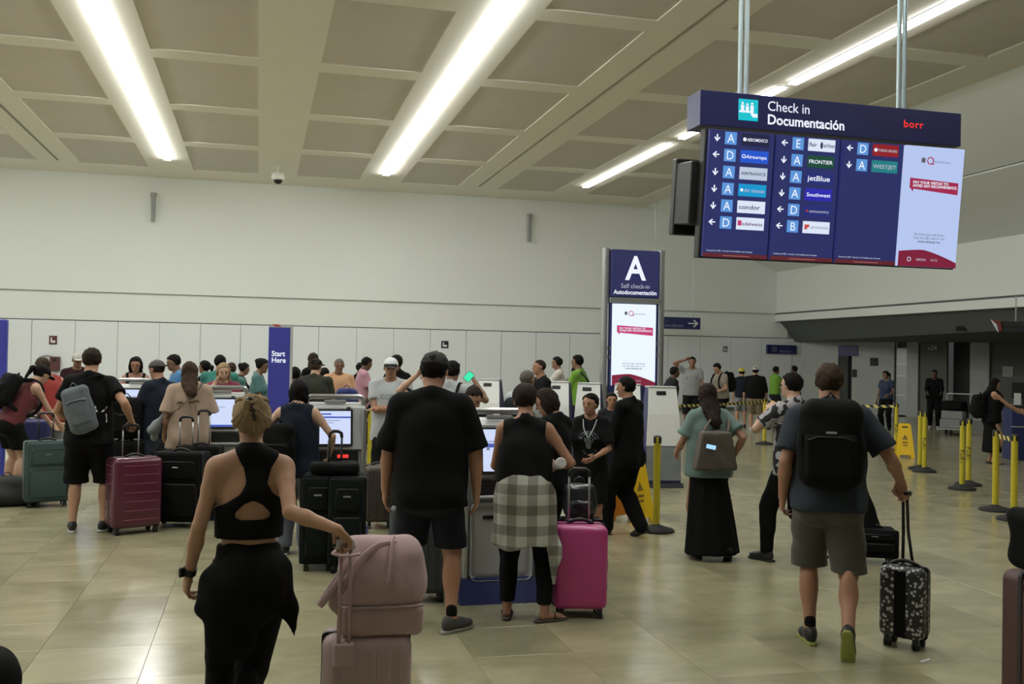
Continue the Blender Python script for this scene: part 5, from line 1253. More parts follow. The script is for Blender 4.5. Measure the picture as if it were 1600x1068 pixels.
# ---------------------------------------------------------------- the travellers
C = {k: cloth(k, v) for k, v in dict(black=(.0055, .0055, .006), navy=(.013, .017, .028), charcoal=(.016, .018, .021), slate=(.032, .039, .048), white=(.42, .445, .455), offwhite=(.46, .45, .42), grey=(.22, .23, .23),
     peach=(.36, .265, .195), red=(.24, .028, .022), darkred=(.085, .016, .016), teal=(.03, .17, .14), paleteal=(.12, .18, .165), tealdark=(.06, .15, .14), pinkred=(.20, .035, .06), blue=(.05, .17, .34), pink=(.42, .225, .275), orange=(.50, .29, .16),
     green=(.13, .28, .03), khaki=(.065, .063, .050), tan=(.22, .17, .11), denim=(.045, .06, .095), blueshirt=(.025, .04, .08), cream=(.50, .47, .42), olive=(.035, .038, .028), suit=(.0045, .0045, .005), stone=(.13, .115, .095)).items()}
SH_BLACK = dict(m=mat('shoe_black', (.012, .012, .012), .5), sole=mat('sole_white', (.45, .45, .42), .6)); SH_DARK = dict(m=mat('shoe_black', (.012, .012, .012), .5), sole=M_RUB)
SH_GREY = dict(m=mat('shoe_grey', (.05, .05, .048), .7), sole=mat('sole_grey', (.25, .24, .21), .7)); SH_WHITE = dict(m=mat('shoe_white', (.5, .5, .5), .5), sole=mat('sole_white', (.45, .45, .42), .6))
def tee(m, **k): d = dict(m=m, sleeve=.6); d.update(k); return d
def tank(m, **k): d = dict(m=m, sleeve=0, name='tank_top', scoop=.03, neck=.05); d.update(k); return d
def shorts(m, **k): return dict(kind='shorts', m=m, **k)
def pants(m, **k): return dict(kind='pants', m=m, **k)
PX1 = .002652
def poly_sdf(pts):
    P = np.array(pts, float)
    def fn(X, Z):
        d = None; s = None
        for i in range(len(P)):
            a, b = P[i], P[(i + 1) % len(P)]; e = b - a
            wx, wz = X - a[0], Z - a[1]; h = np.clip((wx * e[0] + wz * e[1]) / e.dot(e), 0, 1); dd = (wx - e[0] * h) ** 2 + (wz - e[1] * h) ** 2
            d = dd if d is None else np.minimum(d, dd)
            c = ((a[1] <= Z) & (b[1] > Z) & (e[0] * wz - e[1] * wx > 0)).astype(int) - ((a[1] > Z) & (b[1] <= Z) & (e[0] * wz - e[1] * wx < 0)).astype(int)
            s = c if s is None else s + c
        d = np.sqrt(d); return np.where(s != 0, -d, d)
    return fn
def px(u, v): return ((u - 394) * PX1, EYE - (v - 550) * PX1)
def bra_cut(o):
    outer = poly_sdf([px(*p) for p in [(332, 838), (334, 795), (358, 783), (380, 768), (388, 752), (384, 730), (374, 712), (366, 690), (448, 690), (436, 712), (425, 730), (420, 752), (428, 768), (445, 780), (466, 792), (462, 838)]])
    hole = poly_sdf([px(*p) for p in [(371, 804), (373, 796), (385, 784), (399, 778), (412, 784), (424, 796), (426, 804), (418, 808), (380, 808)]])
    def f(D, X, Y, Z):
        o2 = outer(X[:, 0, :], Z[0, 0, :][None, :])[:, None, :]; h2 = hole(X[:, 0, :], Z[0, 0, :][None, :])[:, None, :]
        D = np.maximum(D, np.where(Y < .03, o2, np.minimum(o2, np.maximum(np.abs(X) - .09, np.maximum(Z - 1.20, .98 - Z)))))
        return np.where(Y < 0, np.maximum(D, -h2), D)
    return f
# 1 foreground woman
P1 = person('blonde woman in a black racerback crop top walking away with the pink luggage', 393, 4.1, 0, H=1.57, sex='f', skin_c='tan', hair=('bun0', 'blond'), armk=.93,
    top=dict(m=C['black'], grow=.0085, sleeve=0.0, hem=.10, neck=.028, scoop=0, loose=-.004, wr=.0, cut=bra_cut, name='crop_top') | {'sleeve': 0}, bottom=dict(kind='leggings', m=C['black'], rise=.085, len=.06), shoes=SH_BLACK,
    arms={'L': dict(p=(-.150, .02, .530), hint=(-.15, -1, 0)), 'R': dict(w=GRIP1 + Vector((-.035, -.03, .045)), hint=(-.7, -.8, -.8), dir=(.5, .4, -.55), palm=(-.1, .1, -1), thumb=(-1, .3, 0))},
    legs={'R': (-.030, -.11, .045, -48), 'L': (-.070, .13, 0, 6)}, curl=(38, 62), side=0, g=.98, shw=1.0, head=(4, 0, 0), res=.0075)
o = P1; H1 = 1.57
hc, RH, hs = o['PH']((0, 0, 0)), o['RH'], o['hs']
F = Field([(ell(o['PH']((0, -.018, .024)), np.array((.090, .108, .098)) * hs, RH.T), 0), (ell(o['PH']((0, -.075, .02)), np.array((.068, .05, .085)) * hs, RH.T), .03), (ell(o['PH']((0.0, -.088, .085)), np.array((.042, .038, .042)) * hs, RH.T), .02), (cone(o['PH']((.03, -.1, -.03)), o['PH']((-.018, -.115, .08)), .026, .022), .012)], .006)
def hl1(D, X, Y, Z):
    dx, dy, dz_ = X - hc[0], Y - hc[1], Z - hc[2]; ly = (dy * RH[1, 1] + dz_ * RH[2, 1]) / hs; lz = (dy * RH[1, 2] + dz_ * RH[2, 2]) / hs
    return np.maximum(D, (1.1 * np.maximum(np.abs(dx) / hs - .028, 0) * (ly < .0) + np.interp(ly, [-.12, -.03, .0, .03, .055, .1], [-.062, -.055, -.02, .05, .07, .08]) - lz) * hs * .8)
F.apply(wrinkle(.0045, 3.3, 1.0)); F.apply(hl1); hr1 = link('hair', F.mesh('hair'), hairm('blond', HR['blond']), o['root'])
cl = MB()
for i, (x, z) in enumerate(((-.012, .10), (-.002, .075), (.004, .05), (.010, .025), (.014, .0))):
    cl.ball(tuple(o['PH']((x, -.128 - .006 * math.sin(i), z))), (.016, .010, .009), 8)
cl.tube([tuple(o['PH'](p)) for p in ((-.02, -.13, .10), (.0, -.14, .06), (.016, -.138, .0))], .007, 6)
cl.build('claw_clip', mat('tortoise_clip', (.03, .02, .014), .2), o['root'], smooth=True)
rng = random.Random(5)
for i in range(26):
    a = -1.25 + 2.5 * i / 25; sx = math.sin(a)
    p0 = (sx * .094, -.045 - .055 * math.cos(a), -.060 + .062 * sx * sx + rng.uniform(-.006, .006)); p2 = (.012 + rng.uniform(-.01, .01), -.125, .055 + rng.uniform(-.03, .04)); p1 = (sx * .085 + rng.uniform(-.01, .01), -.10 - .035 * math.cos(a), .01)
    MB().tube([tuple(o['PH'](tuple(q))) for q in arc(p0, p1, p2, 6)], [.004, .0075, .0085, .009, .0085, .007, .004], 6).build('hair_strand', hairm('blond', HR['blond']), hr1, smooth=True)
for i in range(14):
    a = -1.3 + 2.6 * i / 13; sx = math.sin(a)
    MB().tube([tuple(o['PH'](tuple(q))) for q in arc((sx * .075, .02, .115 - .03 * abs(sx)), (sx * .08, -.07, .135 - .02 * abs(sx)), (.005, -.125, .085), 6)], [.003, .007, .008, .008, .008, .007, .004], 6).build('hair_strand', hairm('blond', HR['blond']), hr1, smooth=True)
# jacket tied round the hips
hpz = o['pel'][2]; FW = np.array((0, 1., 0))
F = Field([(cone((0, 0, hpz + .075), (0, -.01, hpz - .03), .122, .168, FW, .76), 0), (cone((-.0, -.015, hpz - .03), (-.045, -.02, hpz - .25), .168, .090, FW, .82), .03), (cone((-.09, -.05, hpz - .10), (-.115, -.05, hpz - .36), .08, .035, FW, .6), .05),
           (cone((.12, -.03, hpz + .02), (.165, -.03, hpz - .13), .045, .032, FW, .6), .04), (cone((.165, -.03, hpz - .12), (.195, -.03, hpz - .26), .032, .010, FW, .6), .03), (cone((-.145, -.02, hpz - .02), (-.175, -.02, hpz - .12), .045, .040, FW, .8), .04)], .009)
F.apply(wrinkle(.007, .8, .5)); F.apply(lambda D, X, Y, Z: np.maximum(D, (hpz - .385 + .0 * X) - Z)); link('tied_jacket', F.mesh('jacket'), C['black'], o['root'])
F = Field([(cone((-.12, .11, hpz + .03), (0, .13, hpz + .0), .03, .035), 0), (cone((.12, .11, hpz + .03), (0, .13, hpz + .0), .03, .035), .02), (cone((0, .13, hpz), (.04, .14, hpz - .3), .035, .028), .02), (cone((0, .13, hpz), (-.05, .14, hpz - .28), .035, .028), .02)], .01); link('tied_sleeves', F.mesh('jacket'), C['black'], o['root'])
wr1 = o['AR']['L']; wd = wr1['fd']; c_ = wr1['wr'] - wd * .012
MB().tube([tuple(c_ - wd * .014), tuple(c_ + wd * .014)], [.0285, .0285], 16).build('wrist_watch', M_BLACK, o['root'], smooth=False); MB().box(-.022, .022, -.007, .007, -.02, .02, .004).build('watch_face', M_BLACK, o['root'], tuple(c_ + np.array((-.025, -.016, 0))), (0, 0, .9))
# 2 big man in black
P2 = person('large man in black shirt, black cap and dark shorts seen from behind', 676, 6.29, -4, vt=549, g=1.22, belly=.010, shw=1.08, hair=('short', 'black'), cap=(mat('black_cap', (.012, .012, .013), .8, bump=.3), False),
    top=tee(C['black'], sleeve=.97, hem=-.075, grow=.02, loose=.016, flare=.022, wr=.006, collar=True), bottom=shorts(cloth('dark_navy_short', (.012, .015, .021)), len=.29, grow=.016, wide=.02), shoes=dict(SH_GREY, sock=C['black']),
    arms={'R': dict(p=(.165, .03, .50), hint=(1, -.5, 0)), 'L': dict(p=(-.165, .04, .50), hint=(-1, -.5, 0))}, legs={'R': (.085, -.01, 0, 0, -42), 'L': (-.085, .13, 0, 0, 10)}, head=(10, -22, 0), skin_c='warm')
# 3 woman with the plaid wrap
P3 = person('woman in black tank top with a plaid shirt tied round her waist', 823, 6.62, -6, vt=600, sex='f', g=1.12, hipw=1.05, shw=1.12, skin_c='warm', hair=('curly', 'brown'), top=tank(cloth('black_knit', (.011, .011, .012)), hem=.06, grow=.012, loose=.028, scoop=.02, wr=.006),
    bottom=pants(C['black'], len=.075, grow=.008), shoes=dict(kind='sandal', m=mat('sandal_leather', (.035, .022, .016), .6), sole=mat('sandal_sole', (.06, .045, .035), .7)),
    arms={'R': dict(p=(.125, .12, .640), hint=(1, -.5, -.9)), 'L': 'bent'}, legs={'R': (.10, -.03, 0, 0, -55), 'L': (-.065, 0, 0, 0, 5)}, head=(14, 6, -4))
def plaid():
    m, nt, b = node_mat('plaid_cloth'); N = nt.nodes; L = nt.links; tc = N.new('ShaderNodeTexCoord'); sp_ = N.new('ShaderNodeSeparateXYZ'); L.new(tc.outputs['Object'], sp_.inputs[0])
    def stripe(src, per):
        a = N.new('ShaderNodeMath'); a.operation = 'ADD'; a.inputs[1].default_value = 10.02; L.new(src, a.inputs[0])
        f = N.new('ShaderNodeMath'); f.operation = 'MODULO'; f.inputs[1].default_value = per; L.new(a.outputs[0], f.inputs[0]); g = N.new('ShaderNodeMath'); g.operation = 'GREATER_THAN'; g.inputs[1].default_value = per * .52; L.new(f.outputs[0], g.inputs[0]); return g.outputs[0]
    ad = N.new('ShaderNodeMath'); ad.operation = 'ADD'; L.new(sp_.outputs[0], ad.inputs[0]); L.new(sp_.outputs[1], ad.inputs[1])
    s1 = stripe(sp_.outputs[0], .135); s2 = stripe(sp_.outputs[2], .135); sm = N.new('ShaderNodeMath'); sm.operation = 'ADD'; L.new(s1, sm.inputs[0]); L.new(s2, sm.inputs[1])
    r = N.new('ShaderNodeValToRGB'); r.color_ramp.interpolation = 'CONSTANT'; e = r.color_ramp.elements; e[0].position = 0; e[0].color = (.55, .58, .53, 1); e[1].position = .25; e[1].color = (.31, .305, .265, 1); q = e.new(.75); q.color = (.17, .16, .135, 1)
    h = N.new('ShaderNodeMath'); h.operation = 'MULTIPLY'; h.inputs[1].default_value = .5; L.new(sm.outputs[0], h.inputs[0]); L.new(h.outputs[0], r.inputs[0]); L.new(r.outputs[0], b.inputs['Base Color']); b.inputs['Roughness'].default_value = .9; return m
M_PLAID = plaid(); o = P3; pz = o['pel'][2]; H3 = o['H']
F = Field([(cone((0, -.0, .622 * H3), (0, -.015, pz), .165, .195, FW, .84), 0), (cone((0, -.015, pz), (0, -.025, .29 * H3), .195, .185, FW, .82), .03), (cone((.16, -.05, pz + .02), (.20, -.04, .28 * H3), .05, .06, FW, .5), .05), (cone((.19, -.05, .30 * H3), (.215, -.05, .17 * H3), .055, .012, FW, .4), .03), (cone((-.15, -.06, pz - .05), (-.165, -.05, .25 * H3), .04, .035, FW, .5), .04)], .009)
F.apply(lambda D, X, Y, Z: D + .006 * np.sin(40 * X + 3 * np.sin(6 * Z)) * np.clip((.62 * H3 - Z) / .4, 0, 1)); cutz = lambda X: .315 * H3 - np.where(X > .165, (X - .165) * 6, 0) + .02 * np.sin(18 * X)
F.apply(lambda D, X, Y, Z: np.maximum(np.maximum(D, Z - .624 * H3), (cutz(X) - Z) * .5)); F.sub(cone((0, .02, .2), (0, .02, pz - .05), .14, .12, FW, .6)); link('plaid_wrap', F.mesh('wrap'), M_PLAID, o['root'])
cw = to_world(o, np.array(o['AR']['R']['wr']) + o['AR']['R']['d'] * .07 + np.array((.0, -.06, -.0))); t = thing('paper_cup', 'small white round lid held at the elbow of the woman in plaid', 'cup', spot(868, 6.5) + Vector((0, 0, EYE - (716 - horizon(868)) * 6.5 / FPX - .04)), 0)
MB().lathe([(.026, -.05), (.036, .05)], seg=16).build('cup', mat('paper_white', (.5, .5, .5), .6), t); MB().lathe([(.038, .05), (.038, .058), (.03, .066)], seg=16).build('lid', mat('paper_white', (.5, .5, .5), .6), t)
t.rotation_euler = (1.3, 0, 0)
# 4 man with backpack and carry-on
P4 = person('man in slate T-shirt and khaki shorts pulling the blossom-print carry-on', 1299, 6.13, 2, vt=567, g=1.16, shw=1.1, skin_c='warm', hair=('short', 'chestnut'), top=tee(C['slate'], sleeve=.78, hem=-.045, grow=.016, loose=.02, flare=.018, wr=.006),
    bottom=shorts(C['khaki'], len=.265, grow=.018, wide=.03), shoes=dict(m=mat('shoe_black', (.012, .012, .012), .5), sole=mat('sole_lime', (.27, .30, .06), .6), sock=C['black']),
    arms={'L': dict(p=(-.155, .02, .515), hint=(-.2, -1, 0)), 'R': dict(w=GRIP4 + Vector((-.03, 0, .075)), hint=(.2, -1, -.1), dir=(.1, .2, -.9), palm=(.2, -.9, .1), thumb=(-1, .1, .1))},
    legs={'L': (-.055, .02, 0, 0, 14), 'R': (.065, -.17, .045, -62, -6)}, curl=(35, 62), head=(3, 0, 0), lean=2)
t, R, c = worn_pack(P4, 'large black backpack worn by the man pulling the blossom-print carry-on', M_BKC, (.185, .12, .265), (0, -.145, .195), (.72, .5), res=.009, rad=.09)
MB().box(-.03, .03, -.165, -.158, .07, .082).build('logo_mark', M_GREYP, t)
# 5 woman with the taupe tote
P5 = person('long-haired woman in pale teal top and wide black trousers with a taupe tote', 1110, 8.8, 22, vt=598, sex='f', g=1.14, hipw=1.0, skin_c='warm', hair=('long', 'brown', .18), top=tee(C['paleteal'], sleeve=.72, hem=-.06, grow=.016, loose=.03, flare=.03, wr=.007),
    bottom=dict(kind='skirt', m=C['black'], len=.035, grow=.018, wide=.075), shoes=dict(kind='sandal', m=M_BLACK, sole=M_RUB), arms={'L': dict(p=(-.13, .16, .585), hint=(-.7, -.6, -.9)), 'R': dict(p=(.14, -.02, .57), hint=(.7, -1, -.1))}, legs={'L': (-.05, .03, 0, 0), 'R': (.085, -.10, .03, -45)}, head=(8, 10, 0))
def shoulder_bag(o, label, m, c, half, strap, rot=0.0, name='tote_bag', cat='bag', rad=.03, res=.011, taper=.2):
    w_ = to_world(o, c); t = thing(name, label, cat, w_, o['hw'] + rot, 'bags of the travellers')
    F = Field([(rbox((0, 0, 0), half, rad), 0)], res); F.apply(wrinkle(.006)); F.apply(lambda D, X, Y, Z: np.maximum(D, (np.abs(X) - half[0] * (1 - taper * (Z + half[2]) / (2 * half[2]))) * .9)); link('body', F.mesh('bag'), m, t)
    Ri = np.array(Matrix.Rotation(-rot, 3, 'Z')); pts = [tuple(Ri @ (np.array(p) - np.array(c))) for p in strap]
    MB().tube(spline(pts, 5), .014, 6, .45).build('strap', m, t, smooth=True); return t
T5 = P5['T']
tb = shoulder_bag(P5, 'large taupe tote hanging behind the woman in the pale teal top', mat('taupe_leather', (.085, .068, .052), .6, bump=.25, vary=.1), T5(-.02, -.145, .10), (.20, .055, .17), [T5(-.09, -.14, .20), T5(-.03, -.10, .27), T5(.07, -.01, .325), T5(.09, -.07, .26), T5(.06, -.13, .20)], taper=.35)
ph = thing('phone', 'glowing phone sticking out of the taupe tote', 'phone', to_world(P5, T5(-.065, -.195, .125)), P5['hw'], 'phones'); MB().box(-.045, .045, -.005, .005, -.018, .022, .004).build('case', M_BLACK, ph, rot=(0, .2, 0)); MB().box(-.043, .043, -.008, -.005, -.016, .02).build('screen', emit('phone_glow', (.35, .65, 1.0), 1.1), ph, rot=(0, .2, 0))
# 6 man with sling bag
P6 = person('tall man in black T-shirt and shorts with a grey sling bag holding the burgundy suitcase', 141, 9.5, -8, vt=543, g=1.08, shw=1.0, skin_c='tan', hair=('short', 'brown'), top=tee(C['black'], sleeve=.62, hem=-.05, loose=.02, flare=.016), bottom=shorts(C['black'], len=.255, grow=.02, wide=.03), shoes=SH_BLACK,
    arms={'R': dict(w=GRIP6 + Vector((0, 0, .05)), hint=(.4, -1, -.2), palm=(-.2, .2, -1)), 'L': dict(p=(-.10, .14, .58), hint=(-1, -.6, -.6))}, legs={'R': (.085, .0, 0, 0, -25), 'L': (-.075, 0, 0, 0)}, head=(6, -4, 0), curl=(22, 60))
worn_pack(P6, 'grey sling bag tilted across the back of the man with the burgundy suitcase', cloth('grey_sling', (.11, .13, .145)), (.125, .06, .22), (-.035, -.115, .145), (.9, .55), 'backpack', .010, -16, straps=False, rad=.06)
MB().tube(spline([P6['T'](-.09, -.09, .24), P6['T'](-.03, -.085, .30), P6['T'](.05, -.05, .325), P6['T'](.07, .04, .30), P6['T'](.03, .09, .2), P6['T'](-.07, .08, .08), P6['T'](-.12, .0, .05), P6['T'](-.08, -.09, .06)], 5), .016, 8, .4).build('chest_strap', M_BKC, P6['root'], smooth=True)
conform(flat_mesh([[(-.05, .03), (.05, .03), (.06, .05), (-.05, .055)], [(-.05, .0), (.03, .0), (.04, .02), (-.05, .02)], [(-.04, -.10), (.06, -.10), (.055, -.02), (-.05, -.02)]]), 'shirt_print', P6['top'], P6['T'](.062, -.2, .13), (1, 0, 0), (0, 0, 1), M_WHITEP, P6['top'])
# 7 and 8 pair at the left edge
P7 = person('woman in dark red tank top bending over luggage at the left edge', 16, 11.5, -62, H=1.66, sex='f', skin_c='fair', hair=('ponytail', 'black'), cap=(C['black'], False), lean=30, head=(35, 0, 0), top=tank(C['darkred'], hem=-.02, loose=.015), bottom=shorts(C['black'], len=.34, wide=.03, grow=.015), shoes=SH_GREY,
    arms={'R': dict(p=(.07, .34, .49), hint=(.5, -.6, -.3)), 'L': dict(p=(-.05, .36, .47), hint=(-.5, -.6, -.3))})
worn_pack(P7, 'dark backpack on the bending woman at the left edge', M_BKC, (.14, .09, .2), (0, -.14, .19), res=.013)
P8 = person('man in a bright red sleeveless shirt and grey shorts leaning towards the left edge woman', 84, 12.7, 38, H=1.66, skin_c='fair', hair=('short', 'chestnut'), lean=14, head=(25, 10, 0), g=1.05, top=tank(C['red'], hem=-.06, loose=.02, name='tank_top'), bottom=shorts(C['grey'], len=.27, wide=.02), shoes=SH_GREY, arms={'L': 'low', 'R': dict(p=(.14, .10, .50), hint=(1, -.8, 0))})
# 9 woman in peach T-shirt
P9 = person('woman in a peach T-shirt with a palm tree print and a diagonal strap', 297, 10.7, 6, vt=564, sex='f', g=1.2, skin_c='tan', hair=('long', 'chestnut', .15), top=tee(C['peach'], sleeve=.9, hem=-.10, grow=.018, loose=.035, flare=.035, wr=.006), bottom=pants(C['black'], grow=.01), shoes=SH_BLACK,
    arms={'R': dict(p=(.14, .12, .54), hint=(.3, -1, -.4)), 'L': dict(p=(-.15, .06, .52), hint=(-.3, -1, -.2))}, head=(10, -28, -6), shw=1.2)
pal = []
for (cx, cz, s) in ((-.075, .03, 1.0), (.03, .035, .9), (.085, .045, 1.1)):
    for a in (.2, .75, 1.35, 1.9, 2.5, 3.0, 3.6, -.3):
        d0, n0 = (math.cos(a), math.sin(a) * .7), (-math.sin(a), math.cos(a)); L_ = .042 * s; pal.append([(cx, cz), (cx + d0[0] * L_ * .5 + n0[0] * .007, cz + d0[1] * L_ * .5 + n0[1] * .007), (cx + d0[0] * L_, cz + d0[1] * L_ - .012), (cx + d0[0] * L_ * .5 - n0[0] * .005, cz + d0[1] * L_ * .5 - n0[1] * .005)])
    pal.append([(cx - .003, cz), (cx + .003, cz), (cx - .006 * s, cz - .08 * s), (cx - .012 * s, cz - .08 * s)])
pal.append([(-.09, -.05), (.10, -.047), (.07, -.06), (-.06, -.058)]); M_PALM = mat('palm_print', (.10, .06, .03), .9)
conform(flat_mesh(pal), 'palm_print', P9['top'], P9['T'](-.02, -.3, .185), (1, 0, 0), (0, 0, 1), M_PALM, P9['top'])
T9 = P9['T']; sb = thing('sling_bag', 'grey cloth bag at the left hip of the woman in the peach T-shirt', 'bag', to_world(P9, T9(-.19, .02, .06)), P9['hw'], 'bags of the travellers')
F = Field([(cone((.06, -.02, .10), (-.07, -.03, -.06), .028, .045), 0), (cone((-.02, .0, .0), (-.03, .04, -.14), .05, .04), .03)], .01); F.apply(wrinkle(.006)); link('body', F.mesh('bag'), cloth('grey_canvas', (.20, .22, .22)), sb)
c9 = T9(-.19, .02, .06); MB().tube(spline([np.array(p) - c9 for p in (T9(-.15, -.06, .10), T9(-.10, -.125, .155), T9(-.02, -.120, .225), T9(.05, -.085, .30), T9(.075, -.02, .335), T9(.085, .04, .29), T9(.05, .10, .2), T9(-.1, .1, .1), T9(-.17, .04, .08))], 5), .011, 6, .4).build('strap', mat('strap_brown', (.05, .035, .028), .7), sb, smooth=True)
# 10 man in navy T-shirt
P10 = person('man in a cap, navy T-shirt and denim shorts at the second kiosk from the left', 249, 11.4, 38, vt=562, g=1.18, skin_c='warm', hair=('buzz', 'brown'), cap=(mat('dull_cap', (.06, .055, .05), .8), True), top=tee(C['navy'], sleeve=.7, hem=-.07, loose=.02, flare=.02), bottom=shorts(C['denim'], len=.27, wide=.02), shoes=SH_GREY, arms={'L': 'bent', 'R': 'bent'}, head=(8, 10, 0))
# 11 woman with dark backpack
P11 = person('dark-haired woman in navy tank top at the kiosk with the red light', 466, 8.6, -12, vt=592, sex='f', g=1.15, shw=1.12, skin_c='fair', hair=('bob', 'black'), top=tank(C['navy'], hem=-.08, loose=.03, scoop=.01), bottom=pants(cloth('grey_denim', (.09, .10, .12)), grow=.014, wide=.01), shoes=SH_BLACK,
    arms={'R': dict(p=(.17, .10, .57), hint=(1, -.7, -.2)), 'L': dict(p=(-.17, .04, .56), hint=(-1, -.7, 0))}, head=(12, -6, 0))
worn_pack(P11, 'black backpack hanging low behind the woman in the navy tank top', M_BKC, (.16, .09, .20), (-.085, -.125, .10), res=.011, straps=False)
# 12 talking girl
P12 = person('girl in a black printed T-shirt and shorts talking, one hand on a suitcase handle', 925, 9.2, 172, vt=615, sex='f', g=1.0, skin_c='warm', hair=('bun', 'black'), top=tee(C['black'], sleeve=.85, hem=-.08, loose=.02, flare=.025), bottom=shorts(C['black'], len=.30, wide=.03), shoes=SH_WHITE,
    arms={'R': dict(p=(.10, .20, .60), hint=(.8, -.5, -.9)), 'L': dict(p=(-.05, .16, .60), hint=(-.9, -.5, -.8))}, head=(0, -22, 0))
M_PRN = mat('pale_print', (.11, .13, .14), .8); sk_ = []
for a in range(6):
    a0 = .35 + a * .42; a1 = a0 + .30; sk_.append([(.07 * math.cos(a0), .07 * math.sin(a0)), (.07 * math.cos(a1), .07 * math.sin(a1)), (.105 * math.cos(a1), .105 * math.sin(a1)), (.105 * math.cos(a0), .105 * math.sin(a0))])
sk_ += [[(-.035, .0), (.04, .0), (.05, .035), (.0, .055), (-.045, .035)], [(-.02, -.06), (.02, -.06), (.028, -.004), (-.028, -.004)], [(-.05, -.09), (.07, -.08), (.07, -.072), (-.05, -.08)], [(-.04, -.11), (.05, -.105), (.05, -.098), (-.04, -.102)]]
conform(flat_mesh(sk_), 'chest_print', P12['top'], P12['T'](0, .3, .165), (-1, 0, 0), (0, 0, 1), M_PRN, P12['top'])
T12 = P12['T']; MB().tube(spline([T12(.045, .03, .31), T12(.03, .09, .25), T12(.0, .10, .20), T12(-.03, .09, .25), T12(-.045, .03, .31)], 5), .005, 6).build('necklace', M_GREYL, P12['root'], smooth=True)
# 13 man in suit
P13 = person('man in a black suit striding left behind the talking girl', 984, 9.8, 62, vt=588, g=1.0, skin_c='warm', hair=('short', 'black'), top=dict(m=C['suit'], sleeve=1.97, hem=-.09, grow=.016, loose=.016, name='suit_jacket', wr=.004, collar=True), bottom=pants(C['suit'], grow=.016, wide=.012, len=.03), shoes=SH_DARK,
    arms={'L': 'low', 'R': 'hang'}, legs={'L': (-.03, .13, 0, 8), 'R': (.03, -.09, .02, -22)}, head=(2, 10, 0))
P14 = person('dark-haired woman in black beside the woman in plaid, looking down', 868, 7.7, 58, vt=604, sex='f', g=1.1, shw=1.1, skin_c='warm', hair=('bob', 'brown'), top=tee(C['black'], sleeve=.8, hem=-.05, loose=.02), bottom=pants(C['black']), shoes=SH_DARK, arms={'L': 'phone', 'R': 'bent'}, head=(26, 20, 0))
P15 = person('bald man in a white shirt with a dark backpack strap behind the near kiosk', 822, 10.6, -24, vt=577, g=1.15, skin_c='warm', hair=('buzz', 'grey'), top=tee(C['white'], sleeve=.7, loose=.02), bottom=shorts(C['stone']), shoes=SH_GREY, head=(4, -14, 0), arms={'R': 'bent', 'L': 'hang'})
worn_pack(P15, 'dark backpack on the bald man in the white shirt', C['charcoal'], (.14, .08, .2), (.0, -.14, .17), res=.012)
P16 = person('woman with hair pulled back looking down behind the near kiosk', 741, 8.5, 178, vt=602, sex='f', skin_c='tan', hair=('bun', 'brown'), top=tee(C['charcoal']), bottom=pants(C['navy']), shoes=SH_BLACK, arms={'L': 'bent', 'R': 'bent'}, head=(24, 4, 0))
P17 = person('man in a white cap and pale grey lettered T-shirt standing with folded arms', 611, 11.4, 172, vt=558, g=1.15, shw=1.08, skin_c='warm', hair=('buzz', 'black'), cap=(mat('white_cap', (.62, .64, .66), .7), False, M_BLACK), top=tee(C['white'], sleeve=.62, hem=-.08, loose=.02, flare=.02), bottom=shorts(C['black']), shoes=SH_WHITE, arms={'L': 'cross', 'R': 'cross'}, head=(10, 8, 0))
tmx = text_mesh('KOBE', .085, .02, 'CENTER', .9); conform(tmx, 'lettering', P17['top'], P17['T'](0, .35, .195), (-1, 0, 0), (0, 0, 1), mat('shirt_lettering', (.22, .24, .25), .8), P17['top'])
MB().box(-.075, .075, .0, .02, -.018, .022, .008, 2).build('sunglasses', M_BLACK, P17['root'], tuple(P17['PH']((0, .098, .045))), (0, 0, -.1))
P18 = person('man in white shirt with dark straps behind the big man in black', 706, 10.8, -22, vt=563, g=1.0, skin_c='brown', hair=('short', 'black'), top=tee(C['white'], sleeve=.7), bottom=pants(C['navy']), shoes=SH_BLACK, arms={'R': dict(p=(.10, .17, .86), hint=(.8, -.2, -1)), 'L': 'hang'})
for s in (-1, 1): MB().tube(spline([P18['T'](s * .03, -.085, .17), P18['T'](s * .06, -.082, .25), P18['T'](s * .068, -.02, .335), P18['T'](s * .066, .065, .28)], 5), .018, 6, .3).build('strap', M_BKC, P18['root'], smooth=True)
phx = thing('phone', 'phone glowing green held up beside the man in the white shirt', 'phone', spot(728, 10.6) + Vector((0, 0, EYE - (588 - horizon(728)) * 10.6 / FPX)), away(spot(728, 10.6)), 'phones')
MB().box(-.04, .04, -.004, .004, -.055, .055, .006).build('case', M_BLACK, phx, rot=(0, .7, 0)); MB().box(-.036, .036, -.007, -.004, -.05, .05).build('screen', emit('phone_green', (.05, .85, .45), 1.0), phx, rot=(0, .7, 0))
P18b = person('fair person with a raised forearm half hidden behind the big man in black', 671, 9.6, 168, H=1.66, skin_c='fair', hair=('short', 'brown'), top=tee(C['charcoal']), bottom=shorts(C['navy']), shoes=SH_BLACK, arms={'R': dict(p=(.035, .13, .95), hint=(1, .2, -1)), 'L': 'bent'}, sex='f')
P19 = person('blonde woman in a rose red top touching her cheek behind the kiosk', 349, 12.4, 176, vt=566, sex='f', g=1.25, shw=1.15, skin_c='fair', hair=('long', 'blond', .22), top=tee(C['pinkred'], sleeve=.9, loose=.03), bottom=pants(C['navy']), shoes=SH_WHITE, arms={'R': 'cheek', 'L': 'bent'}, head=(12, 8, 0))
P20 = person('dark-haired woman in a black top facing the far left kiosk', 212, 14.1, 176, vt=556, sex='f', skin_c='warm', hair=('bob', 'black'), top=tank(C['black'], scoop=.03), bottom=pants(C['black']), shoes=SH_BLACK, arms={'L': 'bent', 'R': 'bent'}, head=(14, 0, 0))
